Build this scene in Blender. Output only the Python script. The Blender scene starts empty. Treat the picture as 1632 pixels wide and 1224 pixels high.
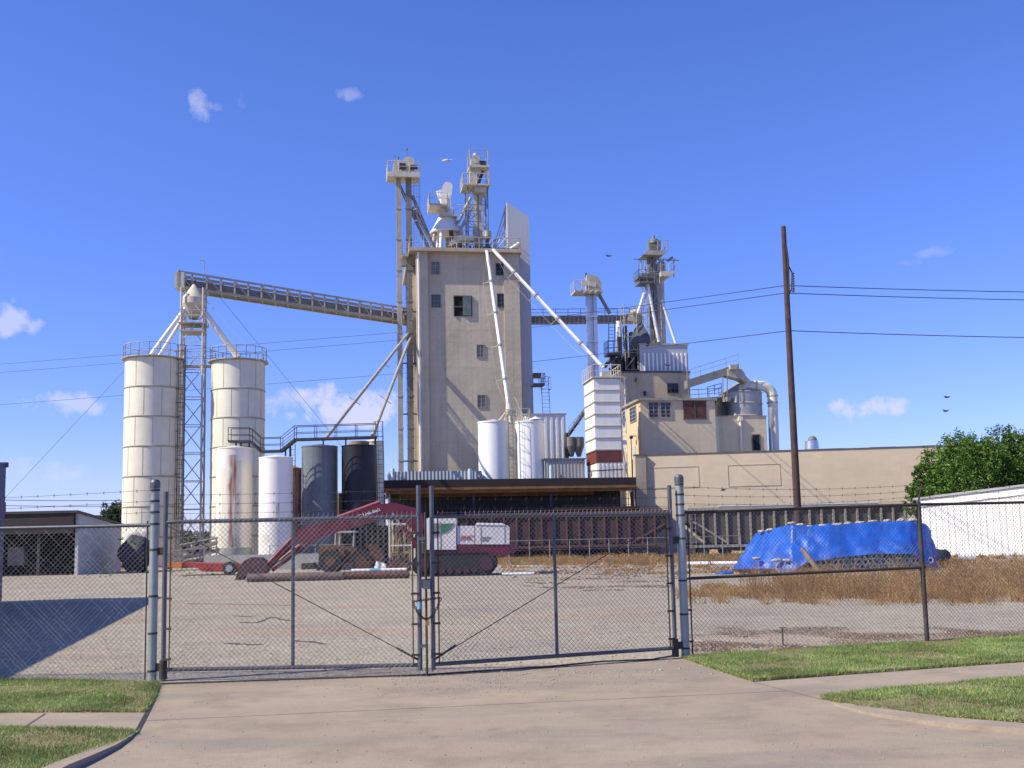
import bpy, math, random
from mathutils import Vector, Matrix, noise
random.seed(7)
RND = random.Random(11)
S = bpy.context.scene
R = math.radians
# ------------------------------------------------------------------ camera
F, W, H = 1700.0, 1632.0, 1224.0
EYE, PITCH, ROLL, SHY = 1.55, R(6.5), R(1.2), 54.3
fw = Vector((0, math.cos(PITCH), math.sin(PITCH)))
rt0 = Vector((1, 0, 0)); up0 = rt0.cross(fw)
up = up0*math.cos(ROLL) + rt0*math.sin(ROLL)
rt = rt0*math.cos(ROLL) - up0*math.sin(ROLL)
cd = bpy.data.cameras.new("camera"); cam = bpy.data.objects.new("camera", cd)
S.collection.objects.link(cam); S.camera = cam
cd.sensor_width = 36; cd.lens = 36*F/W; cd.shift_y = SHY/W
cd.clip_start = .1; cd.clip_end = 6000
m = Matrix((rt, up, -fw)).transposed().to_4x4(); m.translation = Vector((0, 0, EYE))
cam.matrix_world = m
# ------------------------------------------------------------------ light
SUN_AZ, SUN_EL = R(21), R(42)          # light travels to +X and a little to +Y
sd = bpy.data.lights.new("sun", 'SUN'); sd.energy = 5.0; sd.angle = R(.5); sd.color = (1, .91, .72)
so = bpy.data.objects.new("sun", sd); S.collection.objects.link(so)
trav = Vector((math.cos(SUN_AZ)*math.cos(SUN_EL), math.sin(SUN_AZ)*math.cos(SUN_EL), -math.sin(SUN_EL)))
so.rotation_euler = trav.to_track_quat('-Z', 'Y').to_euler(); so.location = (-60, 0, 60)
S.view_settings.view_transform = 'Standard'; S.view_settings.look = 'None'
S.view_settings.exposure = 0.36; S.view_settings.gamma = 1

def ray(x, y):
    return fw + rt*((x - W/2)/F) + up*((H/2 - y + SHY)/F)
def P(x, y, Y):
    d = ray(x, y); return Vector((0, 0, EYE)) + d*(Y/d.y)
def G(x, y, z=0.0):
    d = ray(x, y); return Vector((0, 0, EYE)) + d*((z - EYE)/d.z)

wd = bpy.data.worlds.new("World"); S.world = wd; wd.use_nodes = True
nt = wd.node_tree; nt.nodes.clear()
def N(t, tree=None, **kw):
    n = (tree or nt).nodes.new(t)
    for k, v in kw.items(): setattr(n, k, v)
    return n
def setin(tree, n, idx, v):
    if hasattr(v, 'is_output'): tree.links.new(v, n.inputs[idx])
    elif v is not None: n.inputs[idx].default_value = v
def mth(tree, op, a, b=None, c=None, clamp=False):
    n = tree.nodes.new('ShaderNodeMath'); n.operation = op; n.use_clamp = clamp
    setin(tree, n, 0, a); setin(tree, n, 1, b); setin(tree, n, 2, c)
    return n.outputs[0]
def mix(tree, f, a, b, bt='MIX'):
    n = tree.nodes.new('ShaderNodeMix'); n.data_type = 'RGBA'; n.blend_type = bt
    setin(tree, n, 0, f)
    for i, v in ((6, a), (7, b)):
        if isinstance(v, tuple): v = (*v[:3], 1)
        setin(tree, n, i, v)
    return n.outputs[2]
sky = N('ShaderNodeTexSky', sky_type='NISHITA', sun_disc=False, sun_elevation=SUN_EL, sun_rotation=R(251))
sky.altitude = 300; sky.air_density = 1.0; sky.dust_density = .1; sky.ozone_density = 3.0
tc = N('ShaderNodeTexCoord')
sx = N('ShaderNodeSeparateXYZ'); nt.links.new(tc.outputs['Generated'], sx.inputs[0])
az = mth(nt, 'ARCTAN2', sx.outputs[0], sx.outputs[1]); el = mth(nt, 'ARCSINE', sx.outputs[2])
nz = N('ShaderNodeTexNoise'); nt.links.new(tc.outputs['Generated'], nz.inputs['Vector'])
nz.inputs['Scale'].default_value = 30; nz.inputs['Detail'].default_value = 9; nz.inputs['Roughness'].default_value = .62
nv = nz.outputs[0]
tot = None
for (cx, cy, rx, ry, s) in [(318, 158, 20, 30, .5), (350, 168, 34, 12, .42), (376, 162, 16, 24, .36), (555, 150, 22, 10, .32), (22, 512, 34, 28, .7), (108, 643, 62, 18, .62),
                            (480, 640, 62, 20, .5), (560, 654, 115, 26, .95), (512, 640, 52, 26, .95), (590, 640, 40, 20, .8), (1388, 648, 66, 18, .8), (60, 748, 80, 22, .35), (1490, 402, 34, 9, .22), (1440, 420, 26, 7, .16)]:
    d = ray(cx, cy).normalized(); a0 = math.atan2(d.x, d.y); e0 = math.asin(d.z)
    q1 = mth(nt, 'POWER', mth(nt, 'MULTIPLY', mth(nt, 'SUBTRACT', az, a0), F/rx), 2.0)
    q2 = mth(nt, 'POWER', mth(nt, 'MULTIPLY', mth(nt, 'SUBTRACT', el, e0), F/ry), 2.0)
    q = mth(nt, 'SUBTRACT', 1.0, mth(nt, 'ADD', q1, q2))
    q = mth(nt, 'ADD', q, mth(nt, 'MULTIPLY', mth(nt, 'SUBTRACT', nv, .53), 7.5))
    q = mth(nt, 'MULTIPLY', mth(nt, 'MULTIPLY', q, .9, clamp=True), s)
    q = mth(nt, 'MULTIPLY', q, mth(nt, 'LESS_THAN', mth(nt, 'ADD', q1, q2), 3.0))
    tot = q if tot is None else mth(nt, 'MAXIMUM', tot, q)
hsv = N('ShaderNodeHueSaturation'); hsv.inputs['Saturation'].default_value = 1.2; hsv.inputs['Value'].default_value = 1.0
nt.links.new(sky.outputs[0], hsv.inputs['Color'])
tint = mix(nt, 1.0, hsv.outputs[0], (1.14, .985, 1.53), 'MULTIPLY')
elf = mth(nt, 'DIVIDE', mth(nt, 'MAXIMUM', el, 0.0), .38, clamp=True)      # hazy rim of the sky a little deeper blue
tint = mix(nt, 1.0, tint, mix(nt, elf, (.70, .82, 1.0), (1.08, 1.05, 1.02)), 'MULTIPLY')
skc = mix(nt, mth(nt, 'MULTIPLY', tot, .85), tint, (5.7, 5.7, 7.2))
bg = N('ShaderNodeBackground'); nt.links.new(skc, bg.inputs[0]); bg.inputs[1].default_value = .105
wo = N('ShaderNodeOutputWorld'); nt.links.new(bg.outputs[0], wo.inputs[0])

# ------------------------------------------------------------------ frames
class Frame:
    def __init__(s, deg, o):
        s.a = R(deg); s.o = Vector((o[0], o[1], 0)); s.u = Vector((math.cos(s.a), -math.sin(s.a), 0)); s.n = Vector((math.sin(s.a), math.cos(s.a), 0)); s.yaw = -s.a
    def pt(s, u, w, z): return s.o + s.u*u + s.n*w + Vector((0, 0, z))
    def hit(s, x, y, w):
        d = ray(x, y); c = Vector((0, 0, EYE)); t = (w + s.o.dot(s.n) - c.dot(s.n))/d.dot(s.n); return c + d*t
    def uz(s, x, y, w):
        p = s.hit(x, y, w); return (p - s.o).dot(s.u), p.z
    def rect(s, x0, x1, y0, y1, w):     # pixel box -> u0,u1,z0,z1  (y0 top, y1 bottom or None for ground)
        ym = (y0 + (y1 if y1 is not None else y0))/2; xm = (x0+x1)/2
        u0, _ = s.uz(x0, ym, w); u1, _ = s.uz(x1, ym, w); _, z1 = s.uz(xm, y0, w)
        z0 = 0.0 if y1 is None else s.uz(xm, y1, w)[1]
        return u0, u1, z0, z1
_o = P(668, 700, 100)
K = Frame(-8.5, (_o.x, _o.y))         # the plant is turned by 8.5 degrees
Z = Frame(0, (0, 0))                  # w = world Y

class MB:
    def __init__(s): s.v = []; s.f = []; s.s = []
    def add(s, vs, fs, smooth=False):
        b = len(s.v); s.v += [tuple(p) for p in vs]
        s.f += [tuple(b+i for i in f) for f in fs]; s.s += [smooth]*len(fs); return s
    def hexa(s, c):   # 8 corners: bottom 4 ccw, top 4 ccw
        return s.add(c, [(3, 2, 1, 0), (4, 5, 6, 7), (0, 1, 5, 4), (1, 2, 6, 5), (2, 3, 7, 6), (3, 0, 4, 7)])
    def box(s, fr, u0, u1, w0, w1, z0, z1):
        return s.hexa([fr.pt(*p) for p in ((u0, w0, z0), (u1, w0, z0), (u1, w1, z0), (u0, w1, z0), (u0, w0, z1), (u1, w0, z1), (u1, w1, z1), (u0, w1, z1))])
    def pbox(s, fr, x0, x1, y0, y1, w, dep):
        u0, u1, z0, z1 = fr.rect(x0, x1, y0, y1, w); return s.box(fr, u0, u1, w, w+dep, z0, z1)
    def rod(s, a, b, r, n=8, r2=None, cap=True):
        a = Vector(a); b = Vector(b); r2 = r if r2 is None else r2
        d = (b-a)
        if d.length < 1e-6: return s
        d.normalize(); x = d.orthogonal().normalized(); y = d.cross(x)
        ang = [2*math.pi*i/n for i in range(n)]
        A = [a + (x*math.cos(t)+y*math.sin(t))*r for t in ang]; B = [b + (x*math.cos(t)+y*math.sin(t))*r2 for t in ang]
        s.add(A+B, [(i, (i+1) % n, n+(i+1) % n, n+i) for i in range(n)], n > 4)
        if cap:
            s.add(A, [tuple(range(n-1, -1, -1))]); s.add(B, [tuple(range(n))])
        return s
    def path(s, pts, r, n=6):
        for a, b in zip(pts, pts[1:]): s.rod(a, b, r, n)
        return s
    def tube(s, pts, r, n=12, cap=True):      # joined bends
        pts = [Vector(p) for p in pts]; rs = r if isinstance(r, list) else [r]*len(pts)
        x = None; rings = []
        for i, p in enumerate(pts):
            d = (pts[min(i+1, len(pts)-1)] - pts[max(i-1, 0)]).normalized()
            x = d.orthogonal().normalized() if x is None else (x - d*x.dot(d)).normalized()
            y = d.cross(x); rings.append([p+(x*math.cos(2*math.pi*k/n)+y*math.sin(2*math.pi*k/n))*rs[i] for k in range(n)])
        vs = [q for g in rings for q in g]
        fs = [(i*n+k, i*n+(k+1) % n, (i+1)*n+(k+1) % n, (i+1)*n+k) for i in range(len(pts)-1) for k in range(n)]
        s.add(vs, fs, True)
        if cap: s.add(rings[0], [tuple(range(n-1, -1, -1))]); s.add(rings[-1], [tuple(range(n))])
        return s
    def beam(s, a, b, w, h, side=None):
        a = Vector(a); b = Vector(b); d = (b-a).normalized()
        side = Vector(side) if side is not None else d.cross(Vector((0, 0, 1)))
        if side.length < 1e-4: side = Vector((1, 0, 0))
        side = (side - d*side.dot(d)).normalized(); t = side.cross(d)
        c = [a-side*w/2-t*h/2, a+side*w/2-t*h/2, a+side*w/2+t*h/2, a-side*w/2+t*h/2]
        e = [p + (b-a) for p in c]
        return s.add(c+e, [(0, 1, 2, 3), (7, 6, 5, 4), (0, 4, 5, 1), (1, 5, 6, 2), (2, 6, 7, 3), (3, 7, 4, 0)])
    def lathe(s, cx, cy, prof, n=32, smooth=True, a0=0, closed=True):
        vs = []; m_ = n if closed else n+1
        for r, z in prof:
            for i in range(m_):
                t = a0+2*math.pi*i/n; vs.append((cx+r*math.cos(t), cy+r*math.sin(t), z))
        fs = [(j*n+i, j*n+(i+1) % n, (j+1)*n+(i+1) % n, (j+1)*n+i) for j in range(len(prof)-1) for i in range(n)]
        # split sharp profile corners so that shading stays crisp
        for j in range(len(prof)-1):
            s.add(vs[j*n:(j+2)*n], [(i, (i+1) % n, n+(i+1) % n, n+i) for i in range(n)], smooth)
        return s
    def prism(s, pts, off):
        pts = [Vector(p) for p in pts]; off = Vector(off); n = len(pts)
        return s.add(pts+[p+off for p in pts], [tuple(range(n)), tuple(range(2*n-1, n-1, -1))] + [(i, n+i, n+(i+1) % n, (i+1) % n) for i in range(n)])
    def poly(s, pts): return s.add(pts, [tuple(range(len(pts)))])
    def ball(s, c, r, n=10, m_=6, sq=(1, 1, 1), jit=0):
        vs = []; c = Vector(c)
        for j in range(m_+1):
            p = math.pi*j/m_
            for i in range(n):
                t = 2*math.pi*i/n; q = Vector((math.sin(p)*math.cos(t), math.sin(p)*math.sin(t), math.cos(p)))
                k = 1 + (noise.noise(q*1.7+c*3)*jit if jit else 0)
                vs.append((c.x+q.x*r*sq[0]*k, c.y+q.y*r*sq[1]*k, c.z+q.z*r*sq[2]*k))
        return s.add(vs, [(j*n+i, (j+1)*n+i, (j+1)*n+(i+1) % n, j*n+(i+1) % n) for j in range(m_) for i in range(n)], True)

MATS = {}
def mesh_obj(name, mb, mat, parent=None, loc=None, yaw=0, norm=True):
    me = bpy.data.meshes.new(name)
    if parent is not None:
        root = parent
        while root.parent: root = root.parent
        M = Matrix.Translation(root.location) @ Matrix.Rotation(root.rotation_euler.z, 4, 'Z')
    else:
        M = Matrix.Translation(Vector(loc or (0, 0, 0))) @ Matrix.Rotation(yaw, 4, 'Z')
    Mi = M.inverted()
    me.from_pydata([tuple(Mi @ Vector(p)) for p in mb.v], [], mb.f)
    me.polygons.foreach_set('use_smooth', mb.s)
    if norm and len(mb.f) < 30000:
        import bmesh
        bm = bmesh.new(); bm.from_mesh(me); bmesh.ops.recalc_face_normals(bm, faces=bm.faces); bm.to_mesh(me); bm.free()
    me.materials.append(MATS[mat]); me.update()
    o = bpy.data.objects.new(name, me); S.collection.objects.link(o)
    if parent is not None: o.parent = parent
    else: o.location = M.translation; o.rotation_euler.z = yaw
    return o
def props(o, label, cat, group=None):
    o['label'] = label; o['category'] = cat
    if group: o['group'] = group
    return o
def thing(name, label, cat, loc, fr=None, group=None):
    o = bpy.data.objects.new(name, None); o.empty_display_size = .3; S.collection.objects.link(o)
    o.location = loc; o.rotation_euler.z = fr.yaw if fr else 0
    return props(o, label, cat, group)
def solo(name, mb, mat, label, cat, loc, group=None, yaw=0):
    return props(mesh_obj(name, mb, mat, loc=loc, yaw=yaw), label, cat, group)
def struct(name, mb, mat, kind='structure', loc=(0, 0, 0)):
    o = mesh_obj(name, mb, mat, loc=loc, norm=False); o['kind'] = kind; return o
def part(t, name, mb, mat, label=None):
    o = mesh_obj(name, mb, mat, t)
    if label: o['label'] = label
    return o
def copy_tree(o, parent=None):
    c = o.copy(); S.collection.objects.link(c)
    if parent is not None: c.parent = parent
    for ch in list(o.children): copy_tree(ch, c)
    return c

# ------------------------------------------------------------------ materials
def mat(name, col, rough=.7, metal=0.0, var=.18, scale=1.5, dark=None, streak=0.0, streak_col=None, bump=0.0, bscale=20, spec=.5, rust=0.0, rust_col=(.16, .05, .02),
        bricks=None, ribs=None, rust_scale=1.2, spots=None):
    M = bpy.data.materials.new(name); M.use_nodes = True; t = M.node_tree; b = t.nodes['Principled BSDF']
    tc = t.nodes.new('ShaderNodeTexCoord'); oc = tc.outputs['Object']
    def noi(sc, det=4, vec=None, ro=.55):
        n = t.nodes.new('ShaderNodeTexNoise'); n.inputs['Scale'].default_value = sc; n.inputs['Detail'].default_value = det; n.inputs['Roughness'].default_value = ro
        t.links.new(vec or oc, n.inputs['Vector']); return n.outputs[0]
    def stepn(v, a, c):
        n = t.nodes.new('ShaderNodeMapRange'); n.inputs[1].default_value = a; n.inputs[2].default_value = c; t.links.new(v, n.inputs[0]); return n.outputs[0]
    def mapv(sc):
        n = t.nodes.new('ShaderNodeMapping'); n.inputs['Scale'].default_value = sc; t.links.new(oc, n.inputs[0]); return n.outputs[0]
    col = tuple(col); dk = dark or tuple(c*(1-var*1.6) for c in col)
    c = mix(t, stepn(noi(scale, 5), .3, .7), dk, col)
    c = mix(t, mth(t, 'MULTIPLY', stepn(noi(scale*9, 4), .35, .75), var*.8), c, tuple(min(1, k*1.18) for k in col))
    if streak:
        c = mix(t, mth(t, 'MULTIPLY', stepn(noi(1.0, 4, mapv((3.2, 3.2, .09))), .48, .72), streak), c, streak_col or tuple(k*.45 for k in col))
    if rust:
        f = mth(t, 'MULTIPLY', stepn(noi(rust_scale, 7, mapv((1, 1, .35)), .68), .72-rust*.4, .80-rust*.3), .9)
        c = mix(t, f, c, rust_col)
    if bricks:
        br = t.nodes.new('ShaderNodeTexBrick'); 
        sp = t.nodes.new('ShaderNodeSeparateXYZ'); t.links.new(oc, sp.inputs[0]); cb = t.nodes.new('ShaderNodeCombineXYZ')
        t.links.new(sp.outputs[0], cb.inputs[0]); t.links.new(sp.outputs[2], cb.inputs[1]); t.links.new(cb.outputs[0], br.inputs[0])
        br.inputs['Scale'].default_value = 1; br.inputs['Brick Width'].default_value = bricks[0]; br.inputs['Row Height'].default_value = bricks[1]; br.inputs['Mortar Size'].default_value = bricks[2]
        br.inputs['Color1'].default_value = (1, 1, 1, 1); br.inputs['Color2'].default_value = (.93, .93, .93, 1); br.inputs['Mortar'].default_value = (bricks[3],)*3+(1,)
        c = mix(t, 1.0, c, br.outputs[0], 'MULTIPLY')
    for (ax, cc, wdt, z0, z1, scol, st) in (spots or []):     # worn stains with a place of their own
        sp = t.nodes.new('ShaderNodeSeparateXYZ'); t.links.new(oc, sp.inputs[0])
        q = mth(t, 'ABSOLUTE', mth(t, 'SUBTRACT', mth(t, 'ADD', sp.outputs[ax], mth(t, 'MULTIPLY', mth(t, 'SUBTRACT', noi(2.0, 4, mapv((1, 1, .4))), .5), wdt*1.6)), cc))
        q = stepn(q, wdt, wdt*.25)
        q = mth(t, 'MULTIPLY', q, stepn(sp.outputs[2], z0, z0+.3)); q = mth(t, 'MULTIPLY', q, stepn(sp.outputs[2], z1+.05, z1))
        q = mth(t, 'MULTIPLY', q, stepn(sp.outputs[1], .1, -.1)); q = mth(t, 'MULTIPLY', q, mth(t, 'MULTIPLY', stepn(noi(1.3, 6, mapv((3, 3, .25))), .3, .6), st))
        c = mix(t, q, c, scol)
    t.links.new(c, b.inputs['Base Color']); b.inputs['Roughness'].default_value = rough; b.inputs['Metallic'].default_value = metal
    b.inputs['Specular IOR Level'].default_value = spec
    hgt = None
    if bump: hgt = mth(t, 'MULTIPLY', noi(bscale, 6, None, .65), bump)
    if ribs:
        sp = t.nodes.new('ShaderNodeSeparateXYZ'); t.links.new(oc, sp.inputs[0])
        w_ = mth(t, 'MULTIPLY', mth(t, 'SINE', mth(t, 'MULTIPLY', sp.outputs[ribs[0]], 2*math.pi/ribs[1])), ribs[2]); hgt = w_ if hgt is None else mth(t, 'ADD', hgt, w_)
    if hgt is not None:
        bp = t.nodes.new('ShaderNodeBump'); bp.inputs['Strength'].default_value = 1; bp.inputs['Distance'].default_value = 1; t.links.new(hgt, bp.inputs['Height']); t.links.new(bp.outputs[0], b.inputs['Normal'])
    MATS[name] = M; return M
mat('concrete', (.60, .52, .385), .9, var=.2, scale=.22, streak=.32, streak_col=(.27, .235, .18), bump=.03, bscale=2, bricks=(7.5, 1.2, .02, .86), rust=.12, rust_col=(.24, .20, .145), rust_scale=.5)
mat('tan_wall', (.68, .555, .37), .9, var=.1, scale=.5, streak=.25, streak_col=(.46, .37, .25), bump=.01, bscale=6, bricks=(.8, .4, .012, .93))
mat('long_wall', (.64, .53, .37), .9, var=.07, scale=.25, streak=.1, streak_col=(.52, .42, .28), bump=.01, bscale=6, bricks=(.8, .4, .012, .95))
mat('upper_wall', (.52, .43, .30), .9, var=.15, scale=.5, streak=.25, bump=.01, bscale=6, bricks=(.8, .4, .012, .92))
mat('roof_edge', (.13, .11, .09), .8)
mat('cream_steel', (.75, .71, .56), .55, var=.09, scale=.7, streak=.2, streak_col=(.50, .45, .33), spec=.4)
mat('seam', (.44, .40, .29), .7)
mat('white_tank', (.84, .79, .66), .35, var=.06, scale=.8, streak=.22, streak_col=(.55, .47, .36), rust=.04,
    spots=[(0, .22, .40, .3, 7.4, (.30, .10, .04), 1.0), (0, -.55, .35, 1.3, 6.5, (.62, .52, .34), .6), (0, .62, .2, .0, 7.0, (.45, .36, .22), .8)])
mat('white_tank_b', (.88, .84, .75), .35, var=.05, scale=.8, streak=.12, streak_col=(.6, .55, .45), spots=[(0, .35, .16, 3.0, 4.0, (.30, .16, .07), .9), (0, -.4, .3, 1.2, 1.9, (.5, .35, .2), .5)])
mat('rust_tank', (.40, .20, .12), .7, var=.3, scale=1.2, rust=.3)
mat('blue_tank', (.17, .205, .235), .5, var=.16, scale=.8, streak=.3, streak_col=(.05, .07, .09), bricks=(60, .82, .012, .8))
mat('black_tank', (.016, .018, .026), .5, var=.2, scale=.8, bricks=(60, .82, .012, .7), spec=.4)
mat('white_bin', (.84, .83, .79), .4, var=.05, scale=.8, streak=.12, streak_col=(.6, .6, .58))
mat('dryer_white', (.84, .81, .73), .5, var=.08, scale=1, streak=.3, streak_col=(.5, .47, .42), rust=.03)
mat('dryer_red', (.17, .045, .03), .6, rust=.1)
mat('galv', (.42, .42, .40), .5, .35, var=.2, scale=2, streak=.2)
mat('galv_warm', (.47, .43, .34), .6, .1, var=.2, scale=1.5, streak=.25)
mat('galv_cream', (.62, .57, .45), .6, .05, var=.18, scale=1.5, streak=.25, rust=.08)
mat('galv_shiny', (.55, .56, .60), .32, .7, var=.12, scale=1.5, streak=.2)
mat('grey_steel', (.20, .20, .19), .6, .2, var=.25, scale=1.5)
mat('hopper_dark', (.10, .11, .125), .55, .2, var=.25, scale=1.5)
mat('dark_steel', (.055, .05, .05), .6, .2, var=.25, scale=1.5)
mat('leg_grey', (.25, .24, .22), .6, .15, var=.2, scale=1, streak=.3)
mat('conveyor', (.24, .225, .19), .65, .1, var=.2, scale=1)
mat('fin_metal', (.46, .48, .50), .6, .1, var=.07, scale=.3, streak=.12)
mat('corr_white', (.74, .75, .76), .5, .05, var=.05, scale=.6, streak=.12)
mat('corr_grey', (.33, .35, .36), .6, .1, var=.15, scale=.6, streak=.3, ribs=(0, .3, .03))
mat('corr_dark', (.085, .09, .085), .7, .1, var=.2, scale=.6, ribs=(0, .3, .03))  # darker copy of the grey sheet, canopy shade put into its colour
mat('corr_blue', (.42, .455, .46), .6, .1, var=.1, scale=.6, ribs=(0, .3, .03))
mat('pale_blue', (.55, .68, .74), .6)
mat('white_steel', (.82, .81, .78), .45, .0, var=.06, scale=1, streak=.12, rust=.02)
mat('shed_white', (.82, .81, .76), .5, var=.03, scale=.5, ribs=(0, .3, .02))
mat('shed_end', (.50, .50, .50), .8, var=.1, scale=.6, streak=.2)
mat('glass', (.02, .025, .035), .15, spec=.6, var=.4, scale=3)
mat('dull_glass', (.20, .20, .19), .4, var=.4, scale=2.5)
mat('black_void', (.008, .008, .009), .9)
mat('teal_panel', (.14, .20, .19), .6, var=.3, scale=2, streak=.4)
mat('win_frame', (.10, .10, .095), .7)
mat('win_frame_light', (.34, .31, .25), .7)
mat('shutter_red', (.13, .048, .033), .7, var=.3, scale=2, rust=.2)
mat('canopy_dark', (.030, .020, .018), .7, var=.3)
mat('canopy_beam', (.30, .14, .035), .7, var=.3, rust=.15)
mat('maroon_car', (.062, .027, .023), .75, var=.3, scale=1, rust=.12, rust_col=(.07, .035, .02))
mat('maroon_rib', (.115, .055, .046), .75, var=.3, scale=1.5)
mat('grey_car', (.095, .085, .068), .8, var=.3, scale=.9, rust=.18, rust_col=(.10, .06, .035), streak=.4)
mat('grey_rib', (.32, .29, .24), .8, var=.2, scale=1.5, rust=.08)
mat('wood_pole', (.085, .05, .045), .9, var=.35, scale=2, streak=.6, bump=.02)
mat('wood_grey', (.27, .25, .22), .9, var=.25, scale=3, streak=.3)
mat('wood_tan', (.38, .27, .16), .9, var=.3, scale=3)
mat('wire_dark', (.05, .05, .055), .6)
mat('wire_grey', (.20, .20, .19), .6, .3)
mat('insulator', (.10, .07, .06), .3)
mat('fence_post', (.40, .44, .41), .45, .4, var=.18, scale=3, streak=.3, bump=.003, bscale=60)
mat('fence_rail', (.15, .155, .18), .5, .55, var=.2, scale=6)
mat('fence_wire', (.29, .28, .26), .5, .5, var=.2, scale=9)
mat('fence_rust', (.08, .065, .055), .75, .2, var=.35, scale=8, rust=.2)
mat('chain', (.06, .035, .03), .6, .5, var=.3)
mat('brass', (.45, .33, .12), .4, .8)
mat('blue_tape', (.20, .45, .65), .6)
mat('ex_red', (.125, .011, .032), .45, var=.22, scale=1.5, streak=.3, rust=.05, rust_col=(.12, .03, .03))
mat('ex_red_light', (.27, .045, .065), .45, var=.2, scale=2)
mat('ex_dark', (.075, .02, .028), .6, var=.3, scale=2, rust=.15)
mat('ex_white', (.66, .64, .62), .5, var=.08, scale=1.2, streak=.3, streak_col=(.45, .42, .4))
mat('ex_green', (.06, .20, .11), .5)
mat('track', (.025, .024, .026), .8, var=.3, bump=.02)
mat('logo_red', (.45, .03, .03), .6)
mat('logo_black', (.03, .03, .04), .6)
mat('logo_white', (.85, .80, .82), .6)
mat('rust_brown', (.115, .05, .035), .8, var=.35, scale=2, rust=.2)
mat('pipe_rust', (.15, .105, .09), .75, var=.3, scale=1.5, rust=.2)
mat('machine_orange', (.16, .065, .028), .7, var=.35, scale=2.5, rust=.35)
mat('trailer_red', (.38, .035, .02), .5, var=.2, scale=2)
mat('trailer_orange', (.60, .19, .02), .5, var=.2, scale=2)
mat('tyre', (.02, .02, .022), .85)
mat('plastic_white', (.78, .80, .80), .35, var=.04)
mat('pvc_blue', (.22, .40, .50), .4)
mat('pvc_grey', (.50, .60, .64), .35, var=.2, scale=5)
mat('tarp', (.012, .125, .62), .46, var=.3, scale=1.4, bump=.05, bscale=1.6, spec=.6)
mat('bag', (.60, .52, .42), .9, var=.3, scale=5)
mat('cont_wall', (.42, .42, .38), .9, var=.2, scale=1.5, bump=.01)
mat('container_blue', (.025, .03, .16), .5, var=.2)
mat('vent_silver', (.60, .62, .66), .3, .7)
mat('bird', (.62, .60, .58), .8)
mat('bird_dark', (.10, .09, .08), .8)
mat('bark', (.10, .075, .055), .95, var=.3, bump=.02)
mat('scrap_dark', (.035, .04, .055), .7, var=.4, scale=2)
mat('cone_orange', (.75, .12, .03), .6)
mat('rock', (.40, .37, .33), .95, var=.3, scale=4)

def leafmat(name, a, b_, c_, rough=.6, trans=.25, sc=.6):
    M = bpy.data.materials.new(name); M.use_nodes = True; t = M.node_tree; b = t.nodes['Principled BSDF']
    oi = t.nodes.new('ShaderNodeNewGeometry'); rp = t.nodes.new('ShaderNodeValToRGB')
    t.links.new(oi.outputs['Random Per Island'], rp.inputs[0]); e = rp.color_ramp.elements
    e[0].color = (*a, 1); e[1].color = (*c_, 1); k = e.new(.5); k.color = (*b_, 1)
    n = t.nodes.new('ShaderNodeTexNoise'); n.inputs['Scale'].default_value = sc; tc = t.nodes.new('ShaderNodeTexCoord'); t.links.new(tc.outputs['Object'], n.inputs['Vector'])
    mr = t.nodes.new('ShaderNodeMapRange'); mr.inputs[1].default_value = .35; mr.inputs[2].default_value = .65; mr.inputs[3].default_value = .65; mr.inputs[4].default_value = 1.25; t.links.new(n.outputs[0], mr.inputs[0])
    c = mix(t, 1.0, rp.outputs[0], mr.outputs[0], 'MULTIPLY')
    t.links.new(c, b.inputs['Base Color']); b.inputs['Roughness'].default_value = rough; b.inputs['Specular IOR Level'].default_value = .25
    tr = t.nodes.new('ShaderNodeBsdfTranslucent'); t.links.new(c, tr.inputs[0]); ms = t.nodes.new('ShaderNodeMixShader'); ms.inputs[0].default_value = trans
    t.links.new(b.outputs[0], ms.inputs[1]); t.links.new(tr.outputs[0], ms.inputs[2]); t.links.new(ms.outputs[0], t.nodes['Material Output'].inputs[0])
    MATS[name] = M
leafmat('leaves', (.03, .09, .012), (.085, .175, .027), (.19, .29, .055))
leafmat('leaves_far', (.035, .06, .03), (.05, .085, .035), (.06, .11, .04))
leafmat('grass', (.10, .20, .04), (.20, .32, .075), (.52, .50, .24), sc=1.2)
leafmat('weeds', (.24, .12, .035), (.46, .27, .10), (.66, .47, .22), sc=.8)
leafmat('dead', (.17, .11, .07), (.29, .20, .13), (.44, .34, .23), sc=.8)

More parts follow.
